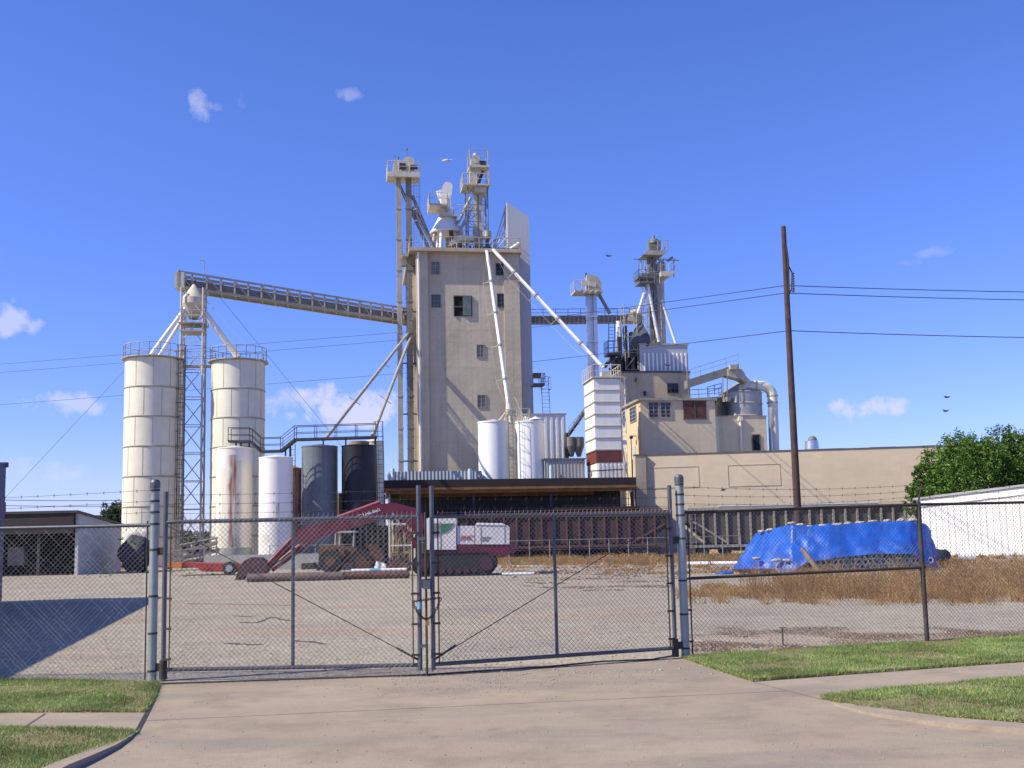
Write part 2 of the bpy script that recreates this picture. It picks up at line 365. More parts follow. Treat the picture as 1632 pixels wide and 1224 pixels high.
def groundmat(name, base, dk, lt, kind):
    M = bpy.data.materials.new(name); M.use_nodes = True; t = M.node_tree; b = t.nodes['Principled BSDF']
    tc = t.nodes.new('ShaderNodeTexCoord'); oc = tc.outputs['Object']
    def noi(sc, det=4, ro=.6, msc=None):
        n = t.nodes.new('ShaderNodeTexNoise'); n.inputs['Scale'].default_value = sc; n.inputs['Detail'].default_value = det; n.inputs['Roughness'].default_value = ro
        if msc:
            mp = t.nodes.new('ShaderNodeMapping'); mp.inputs['Scale'].default_value = msc; t.links.new(oc, mp.inputs[0]); t.links.new(mp.outputs[0], n.inputs['Vector'])
        else: t.links.new(oc, n.inputs['Vector'])
        return n.outputs[0]
    def st(v, a, c, lo=0., hi=1.):
        n = t.nodes.new('ShaderNodeMapRange'); n.inputs[1].default_value = a; n.inputs[2].default_value = c; n.inputs[3].default_value = lo; n.inputs[4].default_value = hi; t.links.new(v, n.inputs[0]); return n.outputs[0]
    c = mix(t, st(noi(.35, 6), .3, .7), dk, base)
    if kind == 'gravel':
        c = mix(t, mth(t, 'MULTIPLY', st(noi(.16, 5, .6, (1, 2.2, 1)), .5, .68), .65), c, (.40, .26, .175))
        vo = t.nodes.new('ShaderNodeTexVoronoi'); vo.inputs['Scale'].default_value = 26; t.links.new(oc, vo.inputs['Vector'])
        sp = t.nodes.new('ShaderNodeSeparateXYZ'); t.links.new(vo.outputs['Color'], sp.inputs[0])
        c = mix(t, mth(t, 'MULTIPLY', st(sp.outputs[0], .55, 1), .5), c, lt); c = mix(t, mth(t, 'MULTIPLY', st(sp.outputs[1], .6, 1), .55), c, tuple(k*.5 for k in dk))
        c = mix(t, mth(t, 'MULTIPLY', st(noi(1.1, 6, .7, (1, 4.5, 1)), .56, .68), .55), c, (.17, .14, .11))
        c = mix(t, mth(t, 'MULTIPLY', st(noi(.5, 7, .7, (.35, 2.5, 1)), .52, .66), .35), c, (.50, .45, .36))
        bh = mth(t, 'ADD', mth(t, 'MULTIPLY', vo.outputs['Distance'], -.012), mth(t, 'MULTIPLY', noi(5, 5), .03))
    elif kind == 'concrete':
        c = mix(t, mth(t, 'MULTIPLY', st(noi(60, 4, .7), .4, .8), .35), c, lt)
        c = mix(t, mth(t, 'MULTIPLY', st(noi(1.2, 8, .7), .48, .66), .55), c, tuple(k*.70 for k in dk))
        c = mix(t, mth(t, 'MULTIPLY', st(noi(.6, 7, .65, (.5, 1.8, 1)), .46, .64), .6), c, (.235, .21, .175))
        c = mix(t, mth(t, 'MULTIPLY', st(noi(3.5, 8, .75), .60, .68), .5), c, (.15, .12, .095))
        vo = t.nodes.new('ShaderNodeTexVoronoi'); vo.inputs['Scale'].default_value = 9; t.links.new(oc, vo.inputs['Vector'])
        c = mix(t, mth(t, 'MULTIPLY', st(vo.outputs['Distance'], .055, .03), .7), c, (.10, .08, .07))
        bh = mth(t, 'MULTIPLY', noi(45, 5, .7), .006)
    else:
        c = mix(t, st(noi(3, 6), .4, .7), c, lt); bh = mth(t, 'MULTIPLY', noi(30, 5), .02)
    t.links.new(c, b.inputs['Base Color']); b.inputs['Roughness'].default_value = .95; b.inputs['Specular IOR Level'].default_value = .2
    bp = t.nodes.new('ShaderNodeBump'); bp.inputs['Distance'].default_value = 1; t.links.new(bh, bp.inputs['Height']); t.links.new(bp.outputs[0], b.inputs['Normal']); MATS[name] = M
groundmat('gravel', (.41, .36, .265), (.285, .25, .195), (.56, .52, .43), 'gravel')
groundmat('drive', (.395, .32, .225), (.30, .24, .18), (.43, .36, .27), 'concrete')
groundmat('walk', (.375, .305, .225), (.33, .27, .20), (.44, .37, .28), 'concrete')
groundmat('soil', (.22, .19, .09), (.15, .13, .06), (.32, .26, .14), 'soil')
groundmat('asphalt', (.10, .095, .09), (.08, .075, .07), (.14, .13, .12), 'concrete')

# ------------------------------------------------------------------ ground
g = MB()
g.poly([(-2500, 5.0, 0), (2500, 5.0, 0), (2500, 4000, 0), (-2500, 4000, 0)])
struct('gravel_ground', g, 'gravel')
struct('street', MB().poly([(-200, -60, -.16), (200, -60, -.16), (200, 5.0, -.16), (-200, 5.0, -.16)]), 'asphalt')
lift = lambda pts, z: [Vector((p.x, p.y, z)) for p in pts]
drv = [G(245, 1093), G(460, 1086), G(681, 1079), G(900, 1064), G(1092, 1049), G(1200, 1088), G(1310, 1115), G(1640, 1160), Vector((5.5, 5.0, 0)), Vector((-4.6, 5.0, 0)), G(110, 1235), G(160, 1207), G(213, 1170), G(230, 1138)]
struct('driveway', MB().poly(lift(drv, .004)), 'drive')
struct('driveway_lip', MB().prism([(-5, 5.0, .004), (8, 5.0, .004), (8, 4.9, -.16), (-5, 4.9, -.16)], (0, 0, -.01)), 'drive')
wl = [G(231, 1137), G(213, 1170), G(0, 1164), G(-900, 1146), G(-900, 1128), G(0, 1137)]
struct('sidewalk', MB().poly(lift(wl, .008)), 'walk')
wr = [G(1200, 1088), G(1310, 1116), G(1632, 1083), G(2600, 1000), G(2600, 983), G(1632, 1056)]
struct('sidewalk', MB().poly(lift(wr, .008)), 'walk')
sj = MB()
for a, b in ((G(72, 1139), G(40, 1160)),): sj.beam(Vector((a.x, a.y, .0095)), Vector((b.x, b.y, .0095)), .02, .003)
struct('expansion_joint', sj, 'roof_edge')

LAWNS = [
 ('upper_left', [G(-1000, 1085), G(0, 1087), G(252, 1091), G(243, 1115), G(230, 1136), G(0, 1137), G(-1000, 1128)]),
 ('lower_left', [G(-1000, 1146), G(0, 1165), G(150, 1167), G(214, 1170), G(192, 1186), G(150, 1204), G(100, 1226), G(60, 1248), G(-600, 1300)]),
 ('upper_right', [G(1090, 1050), G(1300, 1036), G(1632, 1016), G(2700, 950), G(2700, 980), G(1632, 1056), G(1400, 1072), G(1200, 1087), G(1135, 1066)]),
 ('lower_right', [G(1308, 1114), G(1420, 1102), G(1632, 1083), G(2700, 990), G(2700, 1250), G(1900, 1170), G(1632, 1152), G(1490, 1144), G(1380, 1130)])]
def inside(p, poly):
    c = False; n = len(poly)
    for i in range(n):
        a, b = poly[i], poly[(i+1) % n]
        if (a.y > p[1]) != (b.y > p[1]) and p[0] < (b.x-a.x)*(p[1]-a.y)/(b.y-a.y)+a.x: c = not c
    return c
blades = MB()
def blade(mb, x, y, z, h, w, lean):
    t = RND.uniform(0, math.pi); dx, dy = math.cos(t)*w/2, math.sin(t)*w/2
    lx, ly = RND.gauss(0, lean), RND.gauss(0, lean)
    b = len(mb.v); mb.v += [(x-dx, y-dy, z), (x+dx, y+dy, z), (x+lx*h, y+ly*h, z+h)]; mb.f.append((b, b+1, b+2)); mb.s.append(False)
for nm, pl in LAWNS:
    base = MB(); n = len(pl); Zt = .035
    top = lift(pl, Zt); bot = lift(pl, -.01)
    base.add(top+bot, [tuple(range(n))] + [(i, (i+1) % n, n+(i+1) % n, n+i) for i in range(n)])
    struct('lawn_soil', base, 'soil')
    xs = [p.x for p in pl]; ys = [p.y for p in pl]; x0, x1 = max(min(xs), -8.5), min(max(xs), 9.5); y0, y1 = min(ys), max(ys); area = (x1-x0)*(y1-y0)
    for _ in range(int(area*6500)):
        x, y = RND.uniform(x0, x1), RND.uniform(y0, y1)
        if y < 5.4 or not inside((x, y), pl): continue
        k = noise.noise(Vector((x*1.3, y*1.3, 3)))
        if k < -.12 and RND.random() < .65: continue
        blade(blades, x, y, Zt-.005, RND.uniform(.015, .038)*(1+.5*k), .008, .55)
    for i in range(n):     # shaggy edge
        a, b = pl[i], pl[(i+1) % n]
        if max(abs(a.x), abs(b.x)) > 16: continue
        for _ in range(int((b-a).length*420)):
            q = a.lerp(b, RND.random()); blade(blades, q.x+RND.gauss(0, .012), q.y+RND.gauss(0, .012), .01, RND.uniform(.02, .055), .009, .7)
struct('lawn_grass', blades, 'grass', 'stuff')

# kerbs: curved kerb at the left corner and the worn flare at the right
def kerb(pts, name, h0, h1, w=.16):
    mb = MB(); n = len(pts)
    for i in range(n-1):
        a, b = Vector(pts[i]), Vector(pts[i+1]); d = (b-a).normalized(); s_ = Vector((-d.y, d.x, 0))*w
        ha = h0+(h1-h0)*i/(n-1); hb = h0+(h1-h0)*(i+1)/(n-1)
        q = [a, b, b+s_, a+s_]
        mb.hexa([Vector((p.x, p.y, -.02)) for p in q] + [Vector((q[0].x, q[0].y, ha)), Vector((q[1].x, q[1].y, hb)), Vector((q[2].x, q[2].y, hb)), Vector((q[3].x, q[3].y, ha))])
    return struct(name, mb, 'walk')
kerb([G(60, 1262), G(110, 1232), G(150, 1213), G(185, 1195), G(206, 1180), G(218, 1168)], 'kerb', .07, .02, .14)
kerb([G(1330, 1125), G(1380, 1140), G(1490, 1158), G(1632, 1172), G(1900, 1196)], 'kerb', .02, .06, .26)
cr = MB()     # dark strip laid as the grass edge's shadow on the drive
for a, b in ((G(252, 1095), G(243, 1118)), (G(243, 1118), G(232, 1140)), (G(232, 1140), G(216, 1170))): cr.beam(Vector((a.x+.01, a.y, .006)), Vector((b.x+.01, b.y, .006)), .035, .004)
struct('soil_joint', cr, 'dark_steel')

# ------------------------------------------------------------------ helpers for plant parts
def railing(mb, pts, h=1.05, sp=1.8, r=.028, mid=True):
    pts = [Vector(p) for p in pts]; up_ = Vector((0, 0, h))
    for a, b in zip(pts, pts[1:]):
        mb.rod(a+up_, b+up_, r, 5)
        if mid: mb.rod(a+up_*.5, b+up_*.5, r*.8, 5)
        n = max(1, round((b-a).length/sp))
        for i in range(n+1): q = a.lerp(b, i/n); mb.rod(q, q+up_, r, 5)
    return mb
def ladder(mb, a, b, fr, w=.5, cage=True, r=.03, dn=-1):
    a = Vector(a); b = Vector(b); s_ = fr.u*w/2
    mb.rod(a-s_, b-s_, r, 5); mb.rod(a+s_, b+s_, r, 5); L = (b-a).length; n = int(L/.35)
    for i in range(1, n): q = a.lerp(b, i/n); mb.rod(q-s_, q+s_, r*.6, 4, cap=False)
    if cage:
        n2 = int(L/1.1); nv_ = fr.n*dn
        prev = None
        for i in range(2, n2+1):
            q = a.lerp(b, i/n2); arc = [q+s_*1.0, q+s_*1.4+nv_*.35, q+nv_*.7, q-s_*1.4+nv_*.35, q-s_]
            for c0, c1 in zip(arc, arc[1:]): mb.rod(c0, c1, r*.7, 4, cap=False)
            if prev:
                for c0, c1 in zip(prev[1:4], arc[1:4]): mb.rod(c0, c1, r*.5, 4, cap=False)
            prev = arc
    return mb
def lattice(mb, fr, u, w, half, z0, z1, dz, r=.06, rd=.035):
    cs = [(-1, -1), (1, -1), (1, 1), (-1, 1)]
    for a, b in cs: mb.rod(fr.pt(u+a*half, w+b*half, z0), fr.pt(u+a*half, w+b*half, z1), r, 6)
    n = max(1, round((z1-z0)/dz)); h = (z1-z0)/n
    for i in range(n):
        za, zb = z0+i*h, z0+(i+1)*h
        for j in range(4):
            c0, c1 = cs[j], cs[(j+1) % 4]
            p = [fr.pt(u+c0[0]*half, w+c0[1]*half, za), fr.pt(u+c1[0]*half, w+c1[1]*half, za), fr.pt(u+c1[0]*half, w+c1[1]*half, zb), fr.pt(u+c0[0]*half, w+c0[1]*half, zb)]
            mb.rod(p[0], p[1], rd, 4, cap=False)
            mb.rod(p[0], p[2], rd, 4, cap=False) if (i % 2) == 0 else mb.rod(p[1], p[3], rd, 4, cap=False)
    return mb
def corrugated(mb, fr, u0, u1, w, z0, z1, pitch=.55, d=.06, rw=.22):
    n = int((u1-u0)/pitch)
    for i in range(n+1):
        c = u0+(u1-u0)*(i+.5)/(n+1); mb.box(fr, c-rw/2, c+rw/2, w-d, w+.01, z0, z1)
    return mb
def window(t, fr, x0, x1, y0, y1, w, nx=2, ny=3, fm='win_frame', gm='glass', fw_=.07, dep=.08):
    u0, u1, z0, z1 = fr.rect(x0, x1, y0, y1, w)
    f = MB(); f.box(fr, u0, u0+fw_, w-dep, w+.02, z0, z1); f.box(fr, u1-fw_, u1, w-dep, w+.02, z0, z1)
    f.box(fr, u0+fw_, u1-fw_, w-dep, w+.02, z0, z0+fw_); f.box(fr, u0+fw_, u1-fw_, w-dep, w+.02, z1-fw_, z1)
    for i in range(1, nx): c = u0+(u1-u0)*i/nx; f.box(fr, c-.025, c+.025, w-dep*.7, w-.025, z0+fw_, z1-fw_)
    for i in range(1, ny): c = z0+(z1-z0)*i/ny; f.box(fr, u0+fw_, u1-fw_, w-dep*.6, w-.028, c-.025, c+.025)
    o = part(t, 'window', f, fm)
    g_ = MB().box(fr, u0+fw_, u1-fw_, w-.02, w+.02, z0+fw_, z1-fw_); p = mesh_obj('pane', g_, gm, t); p.parent = o
    return o

# ------------------------------------------------------------------ tall cream bins at the left
def silo(x0, x1, ytop, Y, label, nb=7):
    xm = (x0+x1)/2; c = P(xm, 700, Y); r = (x1-x0)/2/F*Y*1.0; zt = P(xm, ytop, Y).z
    t = thing('storage_silo', label, 'silo', (c.x, c.y, 0), K, 'tall cream steel silos')
    b = MB().lathe(c.x, c.y, [(r, 0), (r, zt)], 48).lathe(c.x, c.y, [(r, zt), (.3, zt+.4), (0, zt+.4)], 48); part(t, 'shell', b, 'cream_steel')
    s_ = MB(); n = nb
    for i in range(n+1):
        z = zt - (zt)*i/n
        if z > .2: s_.lathe(c.x, c.y, [(r+.015, z-.11), (r+.055, z-.05), (r+.055, z+.0), (r+.01, z+.02)], 48)
    for lvl in range(n):
        for k in range(10):
            a = 2*math.pi*(k+(.5 if lvl % 2 else 0))/10; s_.box(Frame(-math.degrees(a)+90, (c.x+math.cos(a)*r, c.y+math.sin(a)*r)), -.018, .018, -.012, .012, zt-zt*(lvl+1)/n+.05, zt-zt*lvl/n-.05)
    part(t, 'seam_band', s_, 'seam')
    ra = MB(); rr = r+.12
    ring = [Vector((c.x+rr*math.cos(a), c.y+rr*math.sin(a), zt)) for a in [2*math.pi*i/18 for i in range(19)]]
    railing(ra, ring, 1.1, 1.4, .03)
    for a_, b_ in zip(ring, ring[1:]): ra.beam(a_, b_, .35, .08)
    part(t, 'railing', ra, 'galv_warm')
    return t, c, r, zt
sA, cA, rA, zA = silo(199, 287, 574, 85, 'tall cream ringed steel silo left of the lattice tower, clear of the small tanks')
sB, cB, rB, zB = silo(337, 421, 578, 85.8, 'tall cream ringed steel silo right of the lattice tower, its foot behind a white tank')
ld = MB(); a = P(289, 640, 85-.5); ladder(ld, (a.x, a.y, .3), (a.x, a.y, zA+1), K, .5, True); part(sA, 'ladder', ld, 'dark_steel')
# lattice support tower with distributor and spouts
TY = 86.0; tc_ = P(306, 700, TY); hw = 17/F*TY
T = thing('lattice_tower', 'slim white lattice tower standing between the two tall cream silos', 'tower', (tc_.x, tc_.y, 0), K)
tu = (tc_-K.o).dot(K.u); tw = (tc_-K.o).dot(K.n); ztop = P(308, 462, TY).z
l = MB(); lattice(l, K, tu, tw, hw, 0, ztop, 2.3, .09, .045); part(T, 'lattice_frame', l, 'galv_cream')
pf = MB(); zp = P(308, 517, TY).z; pf.box(K, tu-hw-.2, tu+hw+.2, tw-hw-.2, tw+hw+.2, zp-.1, zp); 
railing(pf, [K.pt(tu-hw-.2, tw-hw-.2, zp), K.pt(tu+hw+.2, tw-hw-.2, zp), K.pt(tu+hw+.2, tw+hw+.2, zp)], 1.0, 1)
pf.box(K, tu-hw-.1, tu+hw+.1, tw-hw-.1, tw+hw+.1, zp-.75, zp-.62)
part(T, 'platform', pf, 'galv_warm')
zd = P(308, 478, TY).z; dd = MB().lathe(tc_.x, tc_.y, [(.1, zd+1.3), (.95, zd+.1), (.95, zd-.4), (.35, zd-1.6)], 16); part(T, 'distributor', dd, 'galv_cream')
zr = ztop; cw = MB(); zc = P(308, 583, TY).z
cw.box(K, tu-hw-1.0, tu+hw+1.6, tw-.4, tw+.4, zc-.12, zc); railing(cw, [K.pt(tu-hw-1, tw-.4, zc), K.pt(tu+hw+1.6, tw-.4, zc)], 1.1, 1.3); part(T, 'catwalk', cw, 'galv_warm')
for (xa, ya, xb, yb, rr, Yb) in ((301, 484, 240, 566, .17, 84.5), (296, 500, 252, 570, .15, 86), (326, 498, 380, 570, .25, 85.6)):
    p0, p1 = P(xa, ya, TY-.2), P(xb, yb, Yb); part(T, 'spout', MB().tube([p0, p1, Vector((p1.x, p1.y, zA+.3))], rr, 12), 'white_steel')
# guy cables
for (xa, ya, Ya, xb, yb, Yb, l_) in ((325, 475, 86, 560, 740, 80, 'lower thin guy cable sloping down right from the lattice tower'), (323, 440, 86, 560, 730, 95, 'upper thin guy cable sloping down right from the lattice tower'), (199, 590, 85, 2, 800, 90, 'thin guy cable sloping down left from the left silo')):
    solo('guy_cable', MB().rod(P(xa, ya, Ya), P(xb, yb, Yb), .018, 4), 'wire_grey', l_, 'cable', tuple(P(xa, ya, Ya)))

# ------------------------------------------------------------------ sloping conveyor bridge to the elevator
def truss_conveyor(name, label, A, B, h, dep, fr, n, mats, gap=0, rib=.09):
    """A,B lower front corners; h height; dep depth along fr.n"""
    A = Vector(A); B = Vector(B); up_ = Vector((0, 0, h)); nn = fr.n*dep
    t = thing(name, label, 'conveyor', tuple(A), fr)
    f = MB()
    for o_ in (Vector((0, 0, 0)), nn):
        f.beam(A+o_, B+o_, .16, .2, fr.n); f.beam(A+o_+up_, B+o_+up_, .12, .16, fr.n); f.beam(A+o_+up_*.62, B+o_+up_*.62, .06, .07, fr.n)
        for i in range(n+1):
            q = A.lerp(B, i/n)+o_; f.beam(q, q+up_, rib, rib*1.6, fr.n)
        for i in range(0, n, 2):
            f.beam(A.lerp(B, i/n)+o_+up_, A.lerp(B, (i+1)/n)+o_, .06, .08, fr.n)
    for i in range(0, n+1): q = A.lerp(B, i/n); f.beam(q, q+nn, .1, .12)
    part(t, 'truss_frame', f, mats[0])
    fl = MB().hexa([A+nn*.1, B+nn*.1, B+nn*.9, A+nn*.9, A+nn*.1+up_*.1, B+nn*.1+up_*.1, B+nn*.9+up_*.1, A+nn*.9+up_*.1])
    part(t, 'deck', fl, mats[1])
    bl = MB().hexa([A+nn*.3+up_*.12, B+nn*.3+up_*.12, B+nn*.7+up_*.12, A+nn*.7+up_*.12, A+nn*.3+up_*.62, B+nn*.3+up_*.62, B+nn*.7+up_*.62, A+nn*.7+up_*.62])
    part(t, 'belt_housing', bl, mats[2])
    return t
cA0 = P(283, 456, 86); cB0 = K.hit(660, 514, 3.0)
cv = truss_conveyor('conveyor_bridge', 'long sloping grey truss conveyor bridge running from the silos to the tall concrete elevator', cA0, cB0, P(283, 432, 86).z-P(283, 456, 86).z, 1.6, K, 19, ('galv_warm', 'conveyor', 'grey_steel'))
hd = MB(); a_ = P(283, 444, 85.9); hd.box(K, (a_-K.o).dot(K.u)-.25, (a_-K.o).dot(K.u)+.5, (a_-K.o).dot(K.n)+.1, (a_-K.o).dot(K.n)+1.5, a_.z-.7, a_.z+.6); part(cv, 'head_housing', hd, 'galv_cream')
hp = MB(); a_ = P(325, 438, 85.5); hp.rod(a_, a_+Vector((0, 0, 1.2)), .04, 5).rod(a_+Vector((0, 0, 1.2)), a_+Vector((-.4, 0, 1.3)), .05, 5); part(cv, 'lamp_post', hp, 'galv')

# ------------------------------------------------------------------ main concrete elevator
E = thing('grain_elevator', 'tall tan concrete grain elevator tower in the middle with rooftop machinery', 'building', tuple(K.pt(0, 0, 0)), K)
ztw = K.uz(745, 404, 0)[1]; uR = K.uz(827, 450, 0)[0]; DEP = 13.0
b = MB().box(K, 0, uR, 0, DEP, 0, ztw)
pu = K.uz(683, 560, 0)[0]
b.box(K, -.12, pu, -.35, .3, 0, ztw-.01); b.box(K, uR-1.5, uR+.02, -.12, .3, 0, ztw-.02)
for q in (3, 7.2, 11.5): b.box(K, -.28, .1, q-.5, q+.5, 0, ztw-.3)
part(E, 'wall', b, 'concrete')
rs = MB().box(K, -.8, uR+.25, -.75, DEP+.4, ztw, ztw+.35); part(E, 'roof_slab', rs, 'upper_wall')
rr_ = MB(); zr_ = ztw+.35; railing(rr_, [K.pt(-.7, DEP, zr_), K.pt(-.7, -.6, zr_), K.pt(uR+.1, -.6, zr_), K.pt(uR+.1, DEP, zr_)], 1.1, 1.4, .035); part(E, 'roof_railing', rr_, 'galv_warm')
bal = MB(); u0, u1, z0, z1 = K.rect(641, 668, 398, 408, .5); bal.box(K, u0, -.82, .2, 3.5, z0-.1, z0+.15); railing(bal, [K.pt(-.8, .2, z0+.15), K.pt(u0, .2, z0+.15), K.pt(u0, 3.5, z0+.15)], 1.1, 1.2, .035); part(E, 'balcony', bal, 'galv_warm')
for (x0, x1, y0, y1, gm) in ((687, 701, 417, 438, 'dull_glass'), (688, 702, 470, 490, 'teal_panel'), (790, 804, 420, 439, 'glass'), (792, 806, 468, 490, 'glass'), (759, 772, 549, 570, 'dull_glass'), (760, 775, 629, 650, 'dull_glass')):
    window(E, K, x0, x1, y0, y1, 0, 2, 3, 'win_frame_light' if gm == 'dull_glass' else 'win_frame', gm)
u0, u1, z0, z1 = K.rect(724, 751, 473, 504, 0)
op = part(E, 'loading_opening', MB().box(K, u0, u1, -.04, .02, z0, z1), 'black_void')
part(E, 'sliding_door', MB().box(K, (u0+u1)/2, u1-.03, -.16, -.05, z0+.05, z1), 'teal_panel')
fr_ = MB(); 
for (a0, a1, c0, c1) in ((u0-.08, u1+.08, z1, z1+.1), (u0-.08, u0, z0, z1), (u1, u1+.08, z0, z1), (u0, (u0+u1)/2, (z0+z1)/2-.1, (z0+z1)/2)): fr_.box(K, a0, a1, -.14, .02, c0, c1)
part(E, 'door_frame', fr_, 'win_frame')
dp = MB(); p0 = K.hit(669, 406, -.5); dp.rod(K.pt(.08, -.48, 0), K.pt(.08, -.48, ztw-.1), .09, 10); part(E, 'downpipe', dp, 'white_steel')
lb = MB(); ladder(lb, K.pt(-.75, .9, .3), K.pt(-.75, .9, ztw-1), K, .5, True, .03); part(E, 'ladder', lb, 'dark_steel')
# metal-clad fin shaft beside it
uF0, zF0 = K.uz(808, 322, 1.6); uF1, zF1 = K.uz(843, 346, 1.6); uFb = K.uz(851, 640, 1.6)[0]
fn = MB(); 
fn.prism([K.pt(uR+.0, 1.6, 0), K.pt(uF1+.02, 1.6, 0), K.pt(uF1, 1.6, zF1), K.pt(uF0, 1.6, zF0), K.pt(uF0, 1.6, zr_), K.pt(uR, 1.6, zr_)], K.n*2.4)
FN = thing('metal_shaft', 'tall pale metal clad shaft with a slanted top at the right edge of the elevator', 'shaft', tuple(K.pt(uR, 1.6, 0)), K)
part(FN, 'cladding', fn, 'fin_metal')
sp_ = MB().rod(K.hit(812, 398, 1.2), K.hit(828, 387, .2), .16, 8); part(FN, 'vent_pipe', sp_, 'white_steel')
st_ = MB()
for i in range(5): st_.rod(K.pt(uF0-.03, 1.8+i*.4, zr_+1+i), K.pt(uF0-1.6, 1.8+i*.4, zr_), .06, 5)
part(FN, 'brace', st_, 'galv_cream')

# twin bucket legs left of the tower
def leg_head(mb, fr, u, w, z, s=1.0):
    mb.box(fr, u-.45*s, u+.45*s, w-.35*s, w+.35*s, z, z+.7*s)
    mb.rod(fr.pt(u, w-.38*s, z+.75*s), fr.pt(u, w+.38*s, z+.75*s), .45*s, 14)
L = thing('twin_bucket_elevator', 'pair of slender grey bucket elevator legs rising just left of the concrete tower', 'elevator leg', tuple(K.hit(642, 760, 1)*1), K)
L.location = (K.hit(642, 760, 1).x, K.hit(642, 760, 1).y, 0)
wl_ = 1.0
for (xt, xb, rw) in ((635, 641, .24), (651, 656, .28)):
    u, zt_ = K.uz(xt, 284, wl_); c = MB().box(K, u-rw, u+rw, wl_-rw*.6, wl_+rw*.6, 0, zt_)
    for i in range(1, 12): z = zt_*i/12; c.box(K, u-rw-.05, u+rw+.05, wl_-rw*.6-.05, wl_+rw*.6+.05, z-.06, z+.06)
    part(L, 'leg_casing', c, 'galv_warm' if xt < 640 else 'leg_grey')
u0, u1, z0, z1 = K.rect(617, 668, 277, 284, wl_)
p_ = MB().box(K, u0, u1, wl_-1.6, wl_+1.4, z0-.05, z0+.12); p_.box(K, u0, u1, wl_-1.62, wl_-1.5, z0-.4, z0-.05)
railing(p_, [K.pt(u0, wl_+1.4, z0+.1), K.pt(u0, wl_-1.6, z0+.1), K.pt(u1, wl_-1.6, z0+.1), K.pt(u1, wl_+1.4, z0+.1)], 1.05, 1.2, .035); part(L, 'platform', p_, 'galv_cream')
for (xc, yt, s) in ((634, 262, 1.0), (651, 262, 1.25)):
    u, z = K.uz(xc, 277, wl_); h_ = MB(); leg_head(h_, K, u, wl_, z+.1, s); part(L, 'head', h_, 'galv_cream')
mo = MB(); u, z = K.uz(660, 270, wl_); mo.rod(K.pt(u-.4, wl_-.6, z), K.pt(u+.3, wl_-.6, z), .22, 8); u, z = K.uz(641, 268, wl_); mo.box(K, u-.3, u+.3, wl_-.9, wl_-.4, z-.3, z+.2); part(L, 'drive_motor', mo, 'dark_steel')
an = MB().rod(K.hit(648, 260, wl_), K.hit(648, 238, wl_), .05, 5).rod(K.hit(634, 262, wl_), K.hit(634, 250, wl_), .12, 6).rod(K.hit(634, 252, wl_), K.hit(628, 248, wl_), .04, 5); an.ball(K.hit(648, 238, wl_), .13); part(L, 'antenna', an, 'grey_steel')
for (xa, ya, xb, yb) in ((637, 296, 683, 396), (657, 312, 692, 396), (657, 330, 694, 397)):
    part(L, 'spout', MB().rod(K.hit(xa, ya, wl_), K.hit(xb, yb, wl_+.3), .16, 8), 'leg_grey')
lb = MB(); ladder(lb, K.hit(664, 392, wl_), K.hit(664, 280, wl_), K, .5, True, .025); part(L, 'ladder', lb, 'galv')
ti = MB()
for y in (424, 497, 579, 660, 735): ti.beam(K.hit(638, y, wl_), K.pt(.0, wl_, K.hit(650, y, wl_).z), .06, .12)
part(L, 'tie_bar', ti, 'dark_steel')

# rooftop distributor hub with cone
wr_ = 4.0
Hh = thing('cone_distributor', 'white cone shaped grain distributor on stubby pipes on the elevator roof', 'distributor', tuple(K.hit(712, 398, wr_)), K)
cu, cz = K.uz(712, 372, wr_); cpt = K.pt(cu, wr_, 0)
zc0, zc1 = cz, K.uz(712, 345, wr_)[1]
part(Hh, 'cone', MB().lathe(cpt.x, cpt.y, [(.95*.0, zc1+.5), (.55, zc1+.35), (.8, zc1), (1.0, zc1-.5), (1.45, zc0+.4), (1.75, zc0), (1.7, zc0-.1), (0, zc0-.12)], 28), 'white_steel')
for i in range(9):
    a = 2*math.pi*i/9+.2; rr = 1.3; q = Vector((cpt.x+rr*math.cos(a), cpt.y+rr*math.sin(a), 0)); q2 = Vector((cpt.x+(rr+.5)*math.cos(a), cpt.y+(rr+.5)*math.sin(a), 0))
    part(Hh, 'outlet_pipe', MB().rod(Vector((q.x, q.y, zc0)), Vector((q2.x, q2.y, zr_)), .2, 8), ('white_steel', 'shutter_red', 'galv_warm')[i % 3])
u0, u1, z0, z1 = K.rect(683, 727, 320, 336, wr_)
p_ = MB().box(K, u0, u1-1, wr_-1.5, wr_+1.5, z0+.1, z0+.28); p_.box(K, u0+1.2, u1, wr_-1.3, wr_+1.3, z0-.9, z0-.75)
railing(p_, [K.pt(u0, wr_+1.5, z0+.28), K.pt(u0, wr_-1.5, z0+.28), K.pt(u1-1, wr_-1.5, z0+.28), K.pt(u1-1, wr_+1.5, z0+.28)], 1.1, 1.1, .035); railing(p_, [K.pt(u0+1.2, wr_-1.3, z0-.75), K.pt(u1+1.8, wr_-1.3, z0-.75)], 1, 1.1, .035)
for q in (-1, 0, 1): p_.rod(K.pt(cu+q*.6, wr_-.7, z0), K.pt(cu+q*.7, wr_-.6, zc1-.3), .09, 6); p_.rod(K.pt(cu+q*.6, wr_+.7, z0), K.pt(cu+q*.7, wr_+.6, zc1-.3), .09, 6)
part(Hh, 'platform', p_, 'galv_cream')
u, z = K.uz(711, 320, wr_); hz = K.uz(711, 292, wr_)[1]
hh = MB(); hh.box(K, u-.55, u+.45, wr_-.45, wr_+.45, z-1, z+.5); 
prof = [K.pt(u-.75, wr_-.35, z+.3), K.pt(u+.5, wr_-.35, z+.3), K.pt(u+.65, wr_-.35, hz-.3), K.pt(u+.4, wr_-.35, hz), K.pt(u-.1, wr_-.35, hz), K.pt(u-.35, wr_-.35, hz-.4)]
